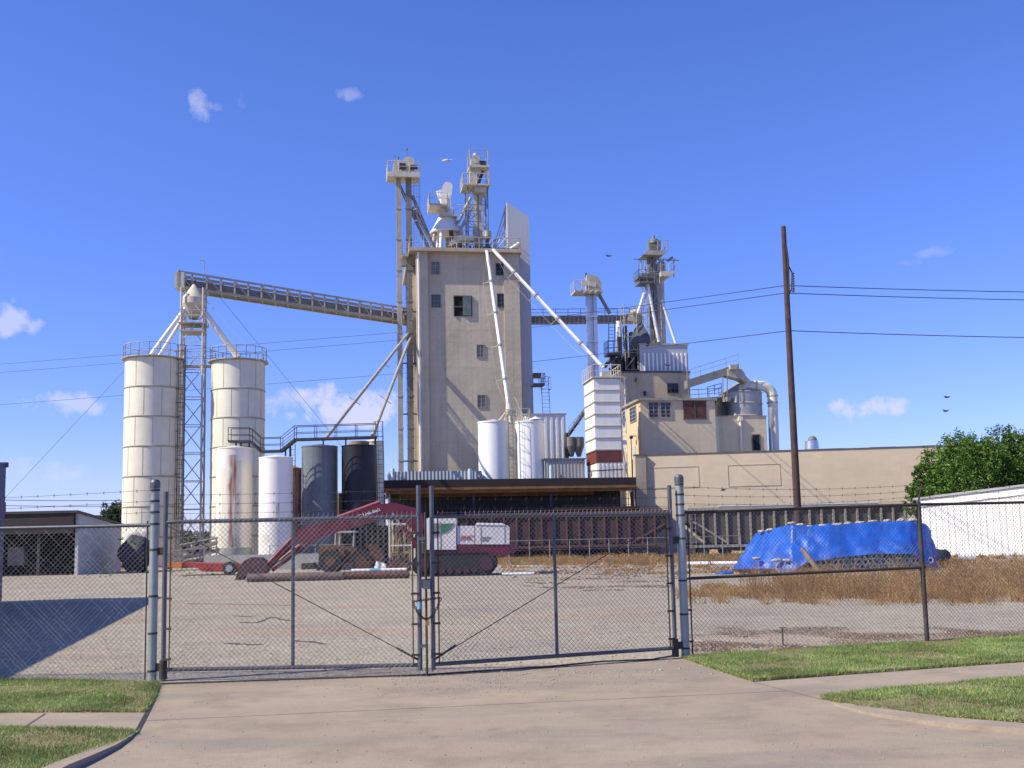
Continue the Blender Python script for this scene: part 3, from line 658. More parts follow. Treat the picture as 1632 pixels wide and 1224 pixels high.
hh.prism(prof, K.n*.8); hh.rod(K.pt(u-.8, wr_, z+1), K.pt(u-.3, wr_, z-.2), .25, 8); part(Hh, 'elbow_head', hh, 'white_steel')
# rooftop centre leg
C = thing('rooftop_bucket_elevator', 'rust flecked cream bucket elevator standing on the concrete tower roof, with a caged top', 'elevator leg', tuple(K.hit(760, 398, 3)), K)
wc = 3.0
u0, u1, z0, z1 = K.rect(755, 769, 303, 399, wc); c = MB().box(K, u0, u0+.36, wc-.2, wc+.2, zr_, z1).box(K, u1-.36, u1, wc-.2, wc+.2, zr_, z1).box(K, u0+.4, u1-.4, wc-.05, wc+.2, zr_, z1); part(C, 'leg_casing', c, 'galv_cream')
l = MB(); lattice(l, K, (u0+u1)/2-.1, wc+.2, 1.0, zr_, z1, 1.6, .06, .035); part(C, 'support_frame', l, 'grey_steel')
u0, u1, z0, z1 = K.rect(736, 778, 290, 302, wc); p_ = MB().box(K, u0, u1, wc-1.4, wc+1.4, z0, z0+.15).box(K, u0+1.2, u1-.3, wc-.9, wc+.9, z0-.55, z0-.02); railing(p_, [K.pt(u0, wc+1.4, z0+.1), K.pt(u0, wc-1.4, z0+.1), K.pt(u1, wc-1.4, z0+.1), K.pt(u1, wc+1.4, z0+.1)], 1.1, 1.1, .035)
v0, v1, y0_, y1_ = K.rect(746, 778, 268, 272, wc); p_.box(K, v0, v1, wc-1.1, wc+1.1, y0_, y0_+.2); part(C, 'platform', p_, 'galv_cream')
u, z = K.uz(759, 270, wc); h_ = MB(); leg_head(h_, K, u-.1, wc, z+.2, 1.0); h_.lathe(K.pt(u-.1, wc, 0).x, K.pt(u-.1, wc, 0).y, [(.28, z+.9), (.3, z+1.4), (.1, z+1.7)], 12)
zz = K.uz(758, 300, wc)[1]; h_.box(K, u-.7, u+.25, wc-.5, wc+.3, zz+.2, z); part(C, 'head', h_, 'galv_cream')
mo = MB(); u, z = K.uz(768, 264, wc); mo.box(K, u-.25, u+.35, wc-.6, wc, z-.5, z+.3); u, z = K.uz(764, 285, wc); mo.beam(K.pt(u+.3, wc-.6, z+.6), K.pt(u-.2, wc-.6, z-.8), .3, .3); part(C, 'drive_motor', mo, 'dark_steel')
cg = MB(); zt_ = K.uz(760, 244, wc)[1]; u0 = K.uz(747, 260, wc)[0]; u1 = K.uz(776, 260, wc)[0]
for (q, ww) in ((u0, -1), (u1, -1), (u0, 1), (u1, 1)): cg.rod(K.pt(q, wc+ww, z0), K.pt(q, wc+ww, zt_), .045, 5)
for ww in (-1, 1): cg.rod(K.pt(u0, wc+ww, zt_), K.pt(u1, wc+ww, zt_), .045, 5)
for q in (u0, u1): cg.rod(K.pt(q, wc-1, zt_), K.pt(q, wc+1, zt_), .045, 5)
part(C, 'hoist_frame', cg, 'galv_warm')
for (xa, ya, xb, yb) in ((750, 315, 730, 355), (752, 330, 719, 396), (728, 352, 717, 392), (748, 345, 728, 372)): part(C, 'spout', MB().rod(K.hit(xa, ya, wc), K.hit(xb, yb, wc-.2), .15, 8), 'galv_warm')
M2 = thing('roof_gearbox', 'cluster of tan drive housings and rails in the middle of the elevator roof', 'machine', tuple(K.hit(741, 398, 1.5)), K)
mb = MB(); u0, u1, z0, z1 = K.rect(728, 756, 366, 383, 1.4); mb.box(K, u0, u1, 1.4, 2.4, z0, z0+.5)
for i in range(4): mb.rod(K.pt(u0+(u1-u0)*i/3, 1.5, zr_), K.pt(u0+(u1-u0)*i/3, 1.5, z0), .06, 5)
mb.prism([K.pt(u0-.9, 1.5, z0-.6), K.pt(u0+.4, 1.5, z0-.1), K.pt(u0+.4, 1.5, z0+.4), K.pt(u0-.2, 1.5, z0+.4)], K.n*.8)
part(M2, 'housing', mb, 'galv_cream'); railing(mb := MB(), [K.pt(u0-.3, 1.3, z0+.5), K.pt(u1, 1.3, z0+.5), K.pt(u1, 2.4, z0+.5)], .9, .8, .04); part(M2, 'railing', mb, 'galv_warm')
mb = MB()
for i in range(5): mb.box(K, u0+.3+i*.45, u0+.55+i*.45, 1.6, 2.2, zr_, zr_+.9)
part(M2, 'gearbox', mb, 'dark_steel')
M3 = thing('roof_drive_unit', 'dark drive unit with dust hood at the right end of the elevator roof', 'machine', tuple(K.hit(777, 398, 1)), K)
mb = MB(); u0, u1, z0, z1 = K.rect(770, 784, 366, 398, .8); q = K.pt((u0+u1)/2, 1.1, 0)
mb.lathe(q.x, q.y, [(0, z1), (.42, z1-.1), (.45, z1-.7), (.2, z1-1.1)], 12); part(M3, 'hood', mb, 'galv_warm')
mb = MB(); mb.box(K, u0, u1-.1, .7, 1.5, zr_+.1, zr_+.6).box(K, u0+.3, u1-.3, .8, 1.3, zr_+.6, z1-.9).box(K, u0+.6, u1+2.4, -.4, .6, zr_-.1, zr_+.15); mb.beam(K.pt(u0, .7, zr_), K.pt(u1+.3, .7, z1-1), .1, .1); part(M3, 'base', mb, 'dark_steel')

# two long spouts off the roof
def long_spout(name, label, a, b, r, fr, n=4, dropto=None):
    a = Vector(a); b = Vector(b); d = (b-a); dn = d.normalized(); sd_ = dn.cross(Vector((0, 1, 0))).normalized()
    if sd_.z > 0: sd_ = -sd_
    t = thing(name, label, 'spout', tuple(b), fr); part(t, 'pipe', MB().rod(a, b, r, 12), 'white_steel')
    tr = MB(); A = []; Bp = []
    for i in range(1, n+1):
        q = a+d*(i/(n+1)); tr.rod(q-dn*.1, q+dn*.1, r*1.45, 12)
        e1 = q+(fr.n*-.7+sd_*.3); e2 = q+(fr.n*.5+sd_*.7); e3 = q-sd_*.5; tr.rod(q, e1, .035, 4); tr.rod(q, e2, .035, 4); A.append(e1); Bp.append(e2)
    for arr in (A, Bp):
        pts = [a]+arr+[b]; 
        for p0, p1 in zip(pts, pts[1:]): tr.rod(p0, p1, .015, 4)
    part(t, 'truss_cable', tr, 'galv_warm'); return t
long_spout('grain_spout', 'steep white grain spout dropping down the tower front to the pair of small white bins', K.hit(776, 400, -.9), P(812, 660, 93), .16, K, 4)
long_spout('grain_spout', 'long white grain spout slanting from the elevator roof to the white stacked dryer', K.hit(786, 398, -.9), P(962, 586, 95), .17, K, 4)
for (xa, ya, Ya, xb, yb, Yb, lb_) in ((652, 530, 101, 518, 700, 78, 'left one of two thin pipes slanting from the elevator legs to the blue grey tank'), (655, 535, 101, 594, 694, 79, 'right one of two thin pipes slanting from the elevator legs to the black tank')):
    t = thing('feed_pipe', lb_, 'pipe', tuple(P(xb, yb, Yb)), K); a, b = P(xa, ya, Ya), P(xb, yb, Yb); part(t, 'pipe', MB().rod(a, b, .14, 8), 'galv_warm')
    q = MB(); 
    for f in (.35, .7): c = a.lerp(b, f); q.rod(c+Vector((-.5, 0, .35)), c+Vector((.4, 0, -.35)), .04, 4)
    part(t, 'bracket', q, 'galv')

# ------------------------------------------------------------------ small white twin bins
def wbin(x0, x1, ytop, Y, label):
    xm = (x0+x1)/2; c = P(xm, 700, Y); r = (x1-x0)/2/F*Y; zt = P(xm, ytop, Y).z
    t = thing('white_bin', label, 'bin', (c.x, c.y, 0), K, 'small white bins in front of the elevator'); part(t, 'shell', MB().lathe(c.x, c.y, [(r, 0), (r, zt-.02)], 40).lathe(c.x, c.y, [(r, zt-.02), (.0, zt+.25)], 40), 'white_bin')
    part(t, 'rim', MB().lathe(c.x, c.y, [(r+.01, zt-.12), (r+.05, zt-.12), (r+.05, zt+.02), (r-.05, zt+.03)], 40).lathe(c.x, c.y, [(r+.005, zt*.55), (r+.02, zt*.55+.03), (r+.005, zt*.55+.06)], 40), 'white_steel'); return t, c, r, zt
b1, c1, r1, zb = wbin(762, 811, 673, 93, 'left one of the two small white bins, fully sunlit'); b2, c2, r2, _ = wbin(821, 868, 673, 93, 'right one of the two small white bins, partly in its neighbour\'s shadow')
dt = MB(); c = P(853, 668, 92.5); dt.lathe(c.x, c.y, [(0, c.z+.25), (.55, c.z), (.55, c.z-.05), (0, c.z-.06)], 20); part(b2, 'hatch_cap', dt, 'white_steel')
BF = thing('bin_top_frame', 'light steel A-frame, railing and ladder joining the two small white bins', 'frame', tuple(P(815, 766, 92)), K)
mb = MB(); top = P(812, 650, 93)
for (x, y) in ((794, 672), (803, 672), (828, 672), (843, 672)): mb.rod(top, P(x, y, 93), .07, 6)
mb.rod(P(820, 632, 93.6), P(838, 672, 93.6), .05, 5); mb.rod(top, P(814, 676, 93), .16, 8); mb.lathe(top.x, top.y, [(.3, top.z+.3), (.35, top.z-.2), (.15, top.z-.7)], 10); part(BF, 'a_frame', mb, 'galv_cream')
mb = MB(); railing(mb, [P(806, 671, 92.4), P(842, 669, 92.4), P(845, 669, 94)], 1.0, .9, .03); part(BF, 'railing', mb, 'galv_warm')
a = P(816, 766, 91.8); mb = MB(); ladder(mb, (a.x, a.y, 0), (a.x-.02, a.y, zb+.8), K, .4, True, .03); part(BF, 'ladder', mb, 'grey_steel')

# ------------------------------------------------------------------ buildings right of the tower (w in plant frame)
def wof(Y, x): p = P(x, 750, Y); return (p-K.o).dot(K.n)
w1 = wof(100, 880)
t = thing('metal_annex', 'white corrugated metal annex behind the small white bins', 'building', tuple(K.hit(875, 760, w1)*1), K)
u0, u1, z0, z1 = K.rect(838, 901, 661, None, w1); part(t, 'wall', MB().box(K, u0, u1, w1, w1+6, 0, z1), 'corr_white'); part(t, 'rib', corrugated(MB(), K, u0, u1, w1, 0, z1-.2), 'corr_white')
part(t, 'roof', MB().box(K, u0-.1, u1+.1, w1-.12, w1+6.1, z1, z1+.12), 'galv')
w2 = wof(92, 900)
t = thing('low_grey_annex', 'low grey metal annex behind the dark canopy roof, left of the red banded dryer', 'building', tuple(K.hit(900, 760, w2)), K)
u0, u1, z0, z1 = K.rect(868, 932, 732, None, w2); part(t, 'wall', MB().box(K, u0, u1, w2, w2+4, 0, z1), 'corr_grey'); part(t, 'roof', MB().box(K, u0-.1, u1+.1, w2-.1, w2+4, z1, z1+.1), 'grey_steel')
w3 = wof(90, 700)
t = thing('blue_parapet_shed', 'low shed with pale blue corrugated side just behind the dark canopy roof', 'building', tuple(K.hit(690, 770, w3)), K)
u0, u1, z0, z1 = K.rect(620, 768, 751, None, w3); part(t, 'wall', MB().box(K, u0, u1, w3, w3+5, 0, z1), 'corr_blue')
mb = MB(); 
for x in (626, 749): a = K.hit(x, 770, w3-.3); part(t, 'vent_pipe', MB().rod(Vector((a.x, a.y, 3)), K.hit(x, 747, w3-.3), .16, 8), 'pale_blue')
mb = MB(); a = K.hit(878, 768, w2-.3); mb.rod(Vector((a.x, a.y, 3)), K.hit(878, 742, w2-.3), .15, 8); solo('vent_pipe', mb, 'pale_blue', 'short pale blue vent pipe in front of the low grey annex', 'pipe', (a.x, a.y, 3))
# caged platform right of the shaft
t = thing('ladder_platform', 'small ladder tower with a railed platform just right of the pale shaft', 'ladder', tuple(K.hit(868, 660, w1+1)), K)
mb = MB(); a = K.hit(871, 661, w1+1); ladder(mb, a, K.hit(868, 602, w1+1), K, .7, True, .04); part(t, 'ladder', mb, 'grey_steel')
mb = MB(); u0, u1, z0, z1 = K.rect(849, 868, 608, 611, w1+.5); mb.box(K, u0, u1, w1+.3, w1+1.8, z0-.2, z0); railing(mb, [K.pt(u0, w1+.3, z0), K.pt(u1, w1+.3, z0), K.pt(u1, w1+1.8, z0)], .95, .7, .035); mb.box(K, u0+.1, u0+.9, w1+.8, w1+1.4, z0+.6, z0+1); part(t, 'platform', mb, 'dark_steel')
# cyclone pair
t = thing('dust_cyclone', 'dark conical dust cyclones with slanting duct left of the white dryer', 'cyclone', tuple(K.hit(915, 735, w1)), K)
w4 = wof(96, 915)
for x in (910, 922):
    q = K.hit(x, 700, w4); zt_ = K.hit(x, 697, w4).z; zb_ = K.hit(x, 728, w4).z
    part(t, 'cone', MB().lathe(q.x, q.y, [(0, zt_+.05), (.5, zt_), (.5, zt_-.8), (.18, zb_)], 16), 'grey_steel' if x < 915 else 'leg_grey')
part(t, 'duct', MB().rod(K.hit(901, 700, w4), K.hit(931, 657, w4), .18, 8).rod(K.hit(903, 690, w4), K.hit(903, 732, w4), .22, 8), 'dark_steel')
mb = MB(); railing(mb, [K.hit(907, 697, w4-.6), K.hit(931, 668, w4-.6)], .9, .7, .03); part(t, 'railing', mb, 'grey_steel')
# horizontal conveyor
w5 = wof(108, 940)
a = K.hit(846, 514, w5); b = K.hit(1023, 512, w5)
t = thing('overhead_conveyor', 'level grey conveyor running from the concrete tower to the dark machinery on the right building', 'conveyor', tuple(a), K)
mb = MB(); up_ = Vector((0, 0, .62)); nn = K.n*1.2; mb.hexa([a, b, b+nn, a+nn, a+up_, b+up_, b+nn+up_, a+nn+up_])
part(t, 'housing', mb, 'conveyor'); mb = MB()
for i in range(27): q = a.lerp(b, i/26); mb.beam(q-K.n*.04, q-K.n*.04+up_, .08, .12, K.n); mb.beam(q, q-Vector((0, 0, .22)), .3, .06)
mb.beam(a-K.n*.06+up_, b-K.n*.06+up_, .1, .1); part(t, 'rib', mb, 'galv_warm')
mb = MB(); railing(mb, [a+up_, b+up_], .75, 1.3, .03); part(t, 'railing', mb, 'grey_steel')
mb = MB(); u0, u1, z0, z1 = K.rect(1000, 1024, 498, 512, w5); mb.box(K, u0, u1, w5-.3, w5+1.3, z0-.05, z1-.1); mb.rod(K.hit(1006, 500, w5-.3), K.hit(1014, 497, w5-.3), .3, 8); part(t, 'drive_head', mb, 'galv_cream')

# single bucket leg with hooded head
w6 = wof(101, 942)
t = thing('hooded_bucket_elevator', 'free standing twin column leg with a rounded hood, behind the white dryer', 'elevator leg', tuple(K.hit(943, 770, w6)), K); t.location.z = 0
u0, u1, z0, z1 = K.rect(933.5, 950, 470, None, w6); mb = MB().box(K, u0, u0+.34, w6-.2, w6+.2, 0, z1).box(K, u1-.34, u1, w6-.2, w6+.2, 0, z1); mb.box(K, u0+.36, u1-.36, w6, w6+.2, 0, z1)
for y in (505, 545, 580): z = K.uz(942, y, w6)[1]; mb.box(K, u0-.04, u1+.04, w6-.24, w6+.24, z-.07, z+.07)
part(t, 'leg_casing', mb, 'galv_shiny')
u0, u1, z0, z1 = K.rect(934, 957, 440, 467, w6); hm = MB(); pr = []
for k in range(7): an_ = math.pi*.5*(k/6); pr.append(K.pt(u1-.85+.85*math.sin(an_), w6-.45, z1-.95+.95*math.cos(an_)))
pr = [K.pt(u0, w6-.45, z0), K.pt(u0, w6-.45, z1)] + pr + [K.pt(u1, w6-.45, z0)]
hm.prism(pr, K.n*.9); part(t, 'hood', hm, 'galv_warm')
mb = MB(); v0, v1, y0_, y1_ = K.rect(922, 950, 448, 457, w6-.6); mb.prism([K.pt(v0, w6-.6, y0_+.3), K.pt(v0+.5, w6-.6, y1_+.1), K.pt(v1, w6-.6, y1_-.2), K.pt(v1, w6-.6, y0_)], K.n*.4); part(t, 'chute', mb, 'galv_cream')
mb = MB(); v0, v1, y0_, y1_ = K.rect(913, 957, 465, 469, w6); mb.box(K, v0, v1, w6-1.2, w6+.9, y0_, y0_+.15); 
for i in range(4): mb.beam(K.pt(v0+.2+i*.55, w6-1.2, y0_-.2), K.pt(v0+.6+i*.55, w6-1.2, y0_+.2), .08, .1)
railing(mb, [K.pt(v0, w6+.9, y0_+.1), K.pt(v0, w6-1.2, y0_+.1), K.pt(v0+1.3, w6-1.2, y0_+.1)], 1, .8, .025); part(t, 'platform', mb, 'galv_cream')
part(t, 'spout', MB().rod(K.hit(955, 470, w6), K.hit(972, 500, w6), .17, 8), 'leg_grey')
mb = MB().rod(K.hit(934, 442, w6), K.hit(934, 435, w6), .08, 5); part(t, 'vent', mb, 'dark_steel')

# white stacked dryer
w7 = wof(90, 965)
t = thing('grain_dryer', 'tall white stacked grain dryer with a dark red band near its foot', 'dryer', tuple(K.hit(965, 770, w7)), K); t.location.z = 0
u0, u1, _, z1 = K.rect(946, 987, 604, None, w7); zs = [K.uz(966, y, w7)[1] for y in (603, 622, 641, 660, 679, 698, 717, 737)]
mb = MB(); Dd = 3.9
for za, zb_ in zip(zs[:-2], zs[1:-1]): mb.box(K, u0, u1, w7, w7+Dd, zb_+.05, za-.04)
mb.box(K, u0+.1, u1-.1, w7+.1, w7+Dd-.1, zs[-2], zs[0]-.1); part(t, 'segment_stack', mb, 'dryer_white')
mb = MB()
for z in zs[:-1]: mb.box(K, u0-.06, u1+.06, w7-.06, w7+Dd+.06, z-.05, z+.05)
part(t, 'seam_flange', mb, 'seam')
part(t, 'red_band', MB().box(K, u0+.03, u1-.0, w7-.04, w7+Dd, zs[-1], zs[-2]-.06), 'dryer_red')
mb = MB().box(K, u0+.1, u1+.3, w7, w7+Dd, 0, zs[-1]-.02); corrugated(mb, K, u0+.1, u1+.3, w7, 0, zs[-1]-.1, .4, .06, .14); part(t, 'base', mb, 'dryer_white')
mb = MB().box(K, u0-.15, u1+.15, w7-.15, w7+Dd+.15, zs[0]+.05, zs[0]+.15); railing(mb, [K.pt(u0-.1, w7+Dd, zs[0]+.15), K.pt(u0-.1, w7-.1, zs[0]+.15), K.pt(u1+.1, w7-.1, zs[0]+.15), K.pt(u1+.1, w7+Dd, zs[0]+.15)], 1.0, .8, .04); mb.box(K, u0+.9, u1-.6, w7+.6, w7+1.4, zs[0]+.15, zs[0]+.7); part(t, 'top_railing', mb, 'galv_cream')
mb = MB(); ladder(mb, K.pt(u1+.3, w7+.1, .2), K.pt(u1+.3, w7+.1, zs[0]), K, .36, False, .04)
for i in range(8): z = zs[0]*i/8; mb.box(K, u1+.08, u1+.5, w7+.2, w7+.5, z, z+.35)
part(t, 'ladder', mb, 'white_steel')
mb = MB().rod(K.hit(943, 760, w7-.6)+Vector((0, 0, 0)), K.hit(943, 752, w7-.6), .05, 5); mb.beam(K.hit(938, 751, w7-.3), K.hit(993, 748, w7-.3), .06, .09); part(t, 'handrail', mb, 'dark_steel')

# upper tan block + white penthouse + front block
w8 = wof(103, 1040)
t = thing('upper_mill_block', 'upper dull tan mill block carrying the white ribbed penthouse', 'building', tuple(K.hit(1045, 700, w8)), K); t.location.z = 0
u0, u1, z0, z1 = K.rect(985, 1099, 594, None, w8); part(t, 'wall', MB().box(K, u0, u1, w8, w8+9, 0, z1), 'upper_wall'); part(t, 'roof_edge', MB().box(K, u0-.08, u1+.08, w8-.08, w8+9, z1, z1+.16), 'win_frame')
window(t, K, 1063, 1081, 611, 627, w8, 3, 2); 
mb = MB().box(K, K.uz(1027, 620, w8)[0]-.12, K.uz(1027, 620, w8)[0]+.12, w8-.2, w8, K.uz(1027, 631, w8)[1], K.uz(1027, 624, w8)[1]); mb.rod(K.hit(1014, 603, w8-.1), K.hit(1013, 608, w8-.3), .08, 5); part(t, 'wall_fixture', mb, 'dark_steel')
w8b = w8+.6; t2 = thing('ribbed_penthouse', 'white ribbed metal penthouse on top of the upper mill block', 'penthouse', tuple(K.hit(1050, 592, w8b)), K)
u0, u1, z0, z1b = K.rect(1020, 1096.5, 550, 593, w8b); part(t2, 'wall', MB().box(K, u0, u1, w8b, w8b+6, z1+.17, z1b), 'fin_metal'); part(t2, 'rib', corrugated(MB(), K, u0+.25, u1-.05, w8b, z1+.2, z1b-.8, .42, .13, .16), 'white_steel')  # wall greyer than its ribs, the shade between them put into the colour
part(t2, 'roof', MB().box(K, u0-.1, u1+.1, w8b-.1, w8b+6, z1b, z1b+.16), 'galv_warm'); part(t2, 'doorway', MB().box(K, u0-.1, u0-.02, w8b+.3, w8b+1.6, z1+.2, z1+2.1), 'black_void')
ZP = z1b
w9 = wof(94.6, 1020)
t = thing('tan_mill_building', 'lighter tan painted block with two windows and a rusty red shutter, below the penthouse', 'building', tuple(K.hit(1080, 720, w9)), K); t.location.z = 0
u0, u1, z0, z1 = K.rect(1020, 1139, 638.5, None, w9); Db = 6.9
part(t, 'wall', MB().box(K, u0, u1, w9, w9+Db, 0, z1), 'tan_wall'); part(t, 'roof_edge', MB().box(K, u0-.2, u1+.15, w9-.2, w9+Db, z1, z1+.22), 'win_frame_light')
window(t, K, 1033, 1050, 641, 666, w9, 2, 4, 'win_frame_light'); window(t, K, 1052, 1069.5, 641, 666, w9, 2, 4, 'win_frame_light')
a0, a1, b0, b1_ = K.rect(1089, 1125.5, 640, 667, w9); mb = MB()
for i in range(12): mb.box(K, a0, a1, w9-.06, w9+.02, b0+(b1_-b0)*i/12, b0+(b1_-b0)*(i+.85)/12)
part(t, 'shutter', mb, 'shutter_red'); mb = MB(); mb.box(K, a0-.06, a1+.06, w9-.1, w9, b1_, b1_+.08).box(K, a0-.06, a1+.06, w9-.1, w9, b0-.08, b0).box(K, (a0+a1)/2-.04, (a0+a1)/2+.04, w9-.1, w9-.07, b0, b1_); part(t, 'shutter_frame', mb, 'win_frame')
def sidewin(t, K, u, wa, wb, za, zb_):
    f = MB().box(K, u-.07, u+.02, wa, wa+.08, za, zb_).box(K, u-.07, u+.02, wb-.08, wb, za, zb_).box(K, u-.07, u+.02, wa+.08, wb-.08, za, za+.08).box(K, u-.07, u+.02, wa+.08, wb-.08, zb_-.08, zb_).box(K, u-.06, u-.025, (wa+wb)/2-.03, (wa+wb)/2+.03, za+.08, zb_-.08)
    for k in (1, 2, 3): f.box(K, u-.055, u-.027, wa+.08, wb-.08, za+(zb_-za)*k/4-.03, za+(zb_-za)*k/4+.03)
    o = part(t, 'window', f, 'win_frame_light'); p = mesh_obj('pane', MB().box(K, u-.02, u+.02, wa+.08, wb-.08, za+.08, zb_-.08), 'glass', t); p.parent = o
zw0, zw1 = K.uz(1020, 668, w9)[1], K.uz(1020, 643, w9)[1]
sidewin(t, K, u0, w9+1.3, w9+3.5, zw0, zw1); sidewin(t, K, u0, w9+5.2, w9+6.2, zw0, zw1)
mb = MB().box(K, u0-.04, u0+.01, w9+2.1, w9+3.0, K.uz(1020, 735, w9)[1], K.uz(1020, 707, w9)[1]); part(t, 'side_door', mb, 'shed_end')
mb = MB().ball(K.pt(u0-.5, w9+1.6, K.uz(1020, 694, w9)[1]), .18).rod(K.pt(u0, w9+1.6, K.uz(1020, 692, w9)[1]), K.pt(u0-.5, w9+1.6, K.uz(1020, 692, w9)[1]), .04, 5).rod(K.pt(u0-.05, w9+3.4, K.uz(1020, 692, w9)[1]), K.pt(u0-.05, w9+3.4, 6), .035, 5); part(t, 'wall_lamp', mb, 'dark_steel')
w10 = w9+1.4
t = thing('rear_tan_block', 'plain tan block with a small dark door, right of the shuttered building', 'building', tuple(K.hit(1180, 720, w10)), K); t.location.z = 0
u0b, u1b, z0, z1 = K.rect(1137, 1221, 664, None, w10); part(t, 'wall', MB().box(K, u1+.18, u1b, w10, w10+8, 0, z1), 'tan_wall'); part(t, 'roof_edge', MB().box(K, u1+.18, u1b+.06, w10-.06, w10+8, z1, z1+.1), 'win_frame_light')
mb = MB(); q = K.uz(1180, 690, w10)[0]; mb.rod(K.pt(q, w10-.12, 0), K.pt(q, w10-.12, z1), .12, 8).box(K, q-.2, q+.2, w10-.25, w10, z1-.4, z1-.05); q = K.uz(1141, 690, w10)[0]; mb.box(K, q-.24, q+.24, w10-.1, w10, 0, z1); part(t, 'downpipe', mb, 'cream_steel')
a0, a1, b0, b1_ = K.rect(1200, 1210, 694, 718, w10); part(t, 'door', MB().box(K, a0, a1, w10-.06, w10+.02, b0, b1_), 'black_void'); part(t, 'door_frame', MB().box(K, a0-.1, a0, w10-.08, w10, b0, b1_).box(K, a1, a1+.1, w10-.08, w10, b0, b1_).box(K, a0-.1, a1+.1, w10-.08, w10, b1_, b1_+.1), 'win_frame')
# round tank on it
q = K.hit(1184, 700, w10+4); rr = (1217-1151.5)/2/F*q.y; zt_ = K.hit(1184, 622, w10+4-rr).z; zl = K.hit(1184, 662, w10+4-rr).z
t = thing('round_grey_tank', 'wide grey round tank standing on the plain tan block', 'tank', (q.x, q.y, zl-.6), K)
part(t, 'shell', MB().lathe(q.x, q.y, [(rr, z1), (rr, zt_)], 36).lathe(q.x, q.y, [(rr, zt_), (rr*.25, zt_+1.0), (0, zt_+1.0)], 36), 'galv')
part(t, 'band', MB().lathe(q.x, q.y, [(rr+.01, (zt_+zl)/2), (rr+.07, (zt_+zl)/2+.05), (rr+.01, (zt_+zl)/2+.12)], 36).lathe(q.x, q.y, [(rr+.01, zt_-.1), (rr+.08, zt_-.05), (rr+.01, zt_)], 36).lathe(q.x, q.y, [(rr+.01, zl), (rr+.1, zl+.05), (rr+.01, zl+.12)], 36), 'galv_warm')
t = thing('dark_side_tank', 'smaller dark tank tucked left of the wide grey round tank', 'tank', tuple(K.hit(1146, 665, w10+3)), K)
q = K.hit(1147, 700, w10+3); part(t, 'shell', MB().lathe(q.x, q.y, [(0, K.hit(1147, 634, w10+3).z), (.75, K.hit(1147, 636, w10+3).z), (.75, z1)], 20), 'dark_steel'); part(t, 'fan', MB().lathe(q.x+.7, q.y-.6, [(0, K.hit(1147, 632, w10+2).z), (.4, K.hit(1147, 633, w10+2).z), (.35, K.hit(1147, 640, w10+2).z)], 12), 'galv_warm')
# curved exhaust duct
q0 = w10+3; pts = [K.hit(1186, 617, q0), K.hit(1200, 615, q0), K.hit(1212, 615, q0)]
cx_, cy_ = 1212, 632
for k in range(1, 7): a = math.pi/2*k/6; pts.append(K.hit(1212+19*math.sin(a), 632-17*math.cos(a), q0))
pts += [K.hit(1232, 655, q0), K.hit(1234, 720, q0)]
pts.append(Vector((pts[-1].x, pts[-1].y, 3)))
t = thing('exhaust_duct', 'fat cream exhaust duct bending over from the grey tank and running down', 'duct', (pts[-1].x, pts[-1].y, 3), K)
part(t, 'duct_pipe', MB().tube(pts, .48, 18), 'cream_steel')
a = K.hit(1228, 640, q0-1.0); b_ = K.hit(1229, 700, q0-1.0); part(t, 'drain_cone', MB().rod(Vector((a.x+.1, a.y, a.z-.6)), Vector((b_.x, b_.y, b_.z+1)), .38, 12, r2=.12).rod(Vector((b_.x, b_.y, b_.z+1)), Vector((b_.x, b_.y, 6)), .14, 8), 'galv_shiny')
mb = MB()
for y in (631, 642): c = K.hit(1231, y, q0); part(t, 'flange', MB().rod(c-Vector((0, 0, .06)), c+Vector((0, 0, .06)), .54, 18), 'galv_warm')
c = K.hit(1203, 614, q0); part(t, 'flange', MB().rod(c-K.u*.06, c+K.u*.06, .54, 18), 'galv_warm')
# inlet elbow + sloping conveyor
a, b = K.hit(1096, 618, w10+2), K.hit(1178, 592, w10+2)
t = thing('sloping_feed_conveyor', 'short grey conveyor climbing from the mill block to the round tank', 'conveyor', tuple(a), K)
mb = MB(); up_ = Vector((0, 0, .75)); nn = K.n*1.0; mb.hexa([a, b, b+nn, a+nn, a+up_, b+up_, b+nn+up_, a+nn+up_]); part(t, 'housing', mb, 'leg_grey')
mb = MB(); railing(mb, [a+up_, b+up_*1.0], .9, 1.3, .03); part(t, 'railing', mb, 'galv')
mb = MB(); u0, u1, z0, z1_ = K.rect(1160, 1187, 588, 601, w10+1.9); mb.prism([K.pt(u0, w10+1.8, z0+.1), K.pt(u0, w10+1.8, z1_), K.pt(u1-.3, w10+1.8, z1_), K.pt(u1, w10+1.8, z1_-.5), K.pt(u1+.1, w10+1.8, z0-.5), K.pt(u1-.5, w10+1.8, z0-.2)], K.n*1.3); mb.box(K, u0+.1, u0+.8, w10+1.4, w10+1.9, z1_-.1, z1_+.35); part(t, 'drive_head', mb, 'galv_warm')
part(t, 'drop_chute', MB().rod(K.hit(1183, 600, w10+2.4), K.hit(1192, 610, w10+2.6), .3, 10).rod(K.hit(1192, 610, w10+2.6), K.hit(1180, 624, w10+2.8), .3, 10, r2=.5), 'galv_cream')
mb = MB()
for x in (1152, 1159, 1180): mb.rod(K.hit(x, 640, w10+2), K.hit(x, 598, w10+2), .05, 5)
part(t, 'support_post', mb, 'grey_steel')
mb = MB(); zf = K.hit(1120, 636, w10+1).z; railing(mb, [K.hit(1098, 637, w10+1), K.hit(1146, 634, w10+1), K.hit(1150, 632, w10+1)], .9, .9, .035); railing(mb, [K.hit(1128, 632, w10+3), K.hit(1150, 626, w10+3)], .9, .9, .035); mb.beam(K.hit(1098, 637, w10+1), K.hit(1150, 634, w10+1), .8, .15)
solo('roof_walkway', mb, 'grey_steel', 'railed steel roof walkway between the tan block and the round grey tank', 'walkway', tuple(K.hit(1120, 637, w10+1)), yaw=K.yaw)

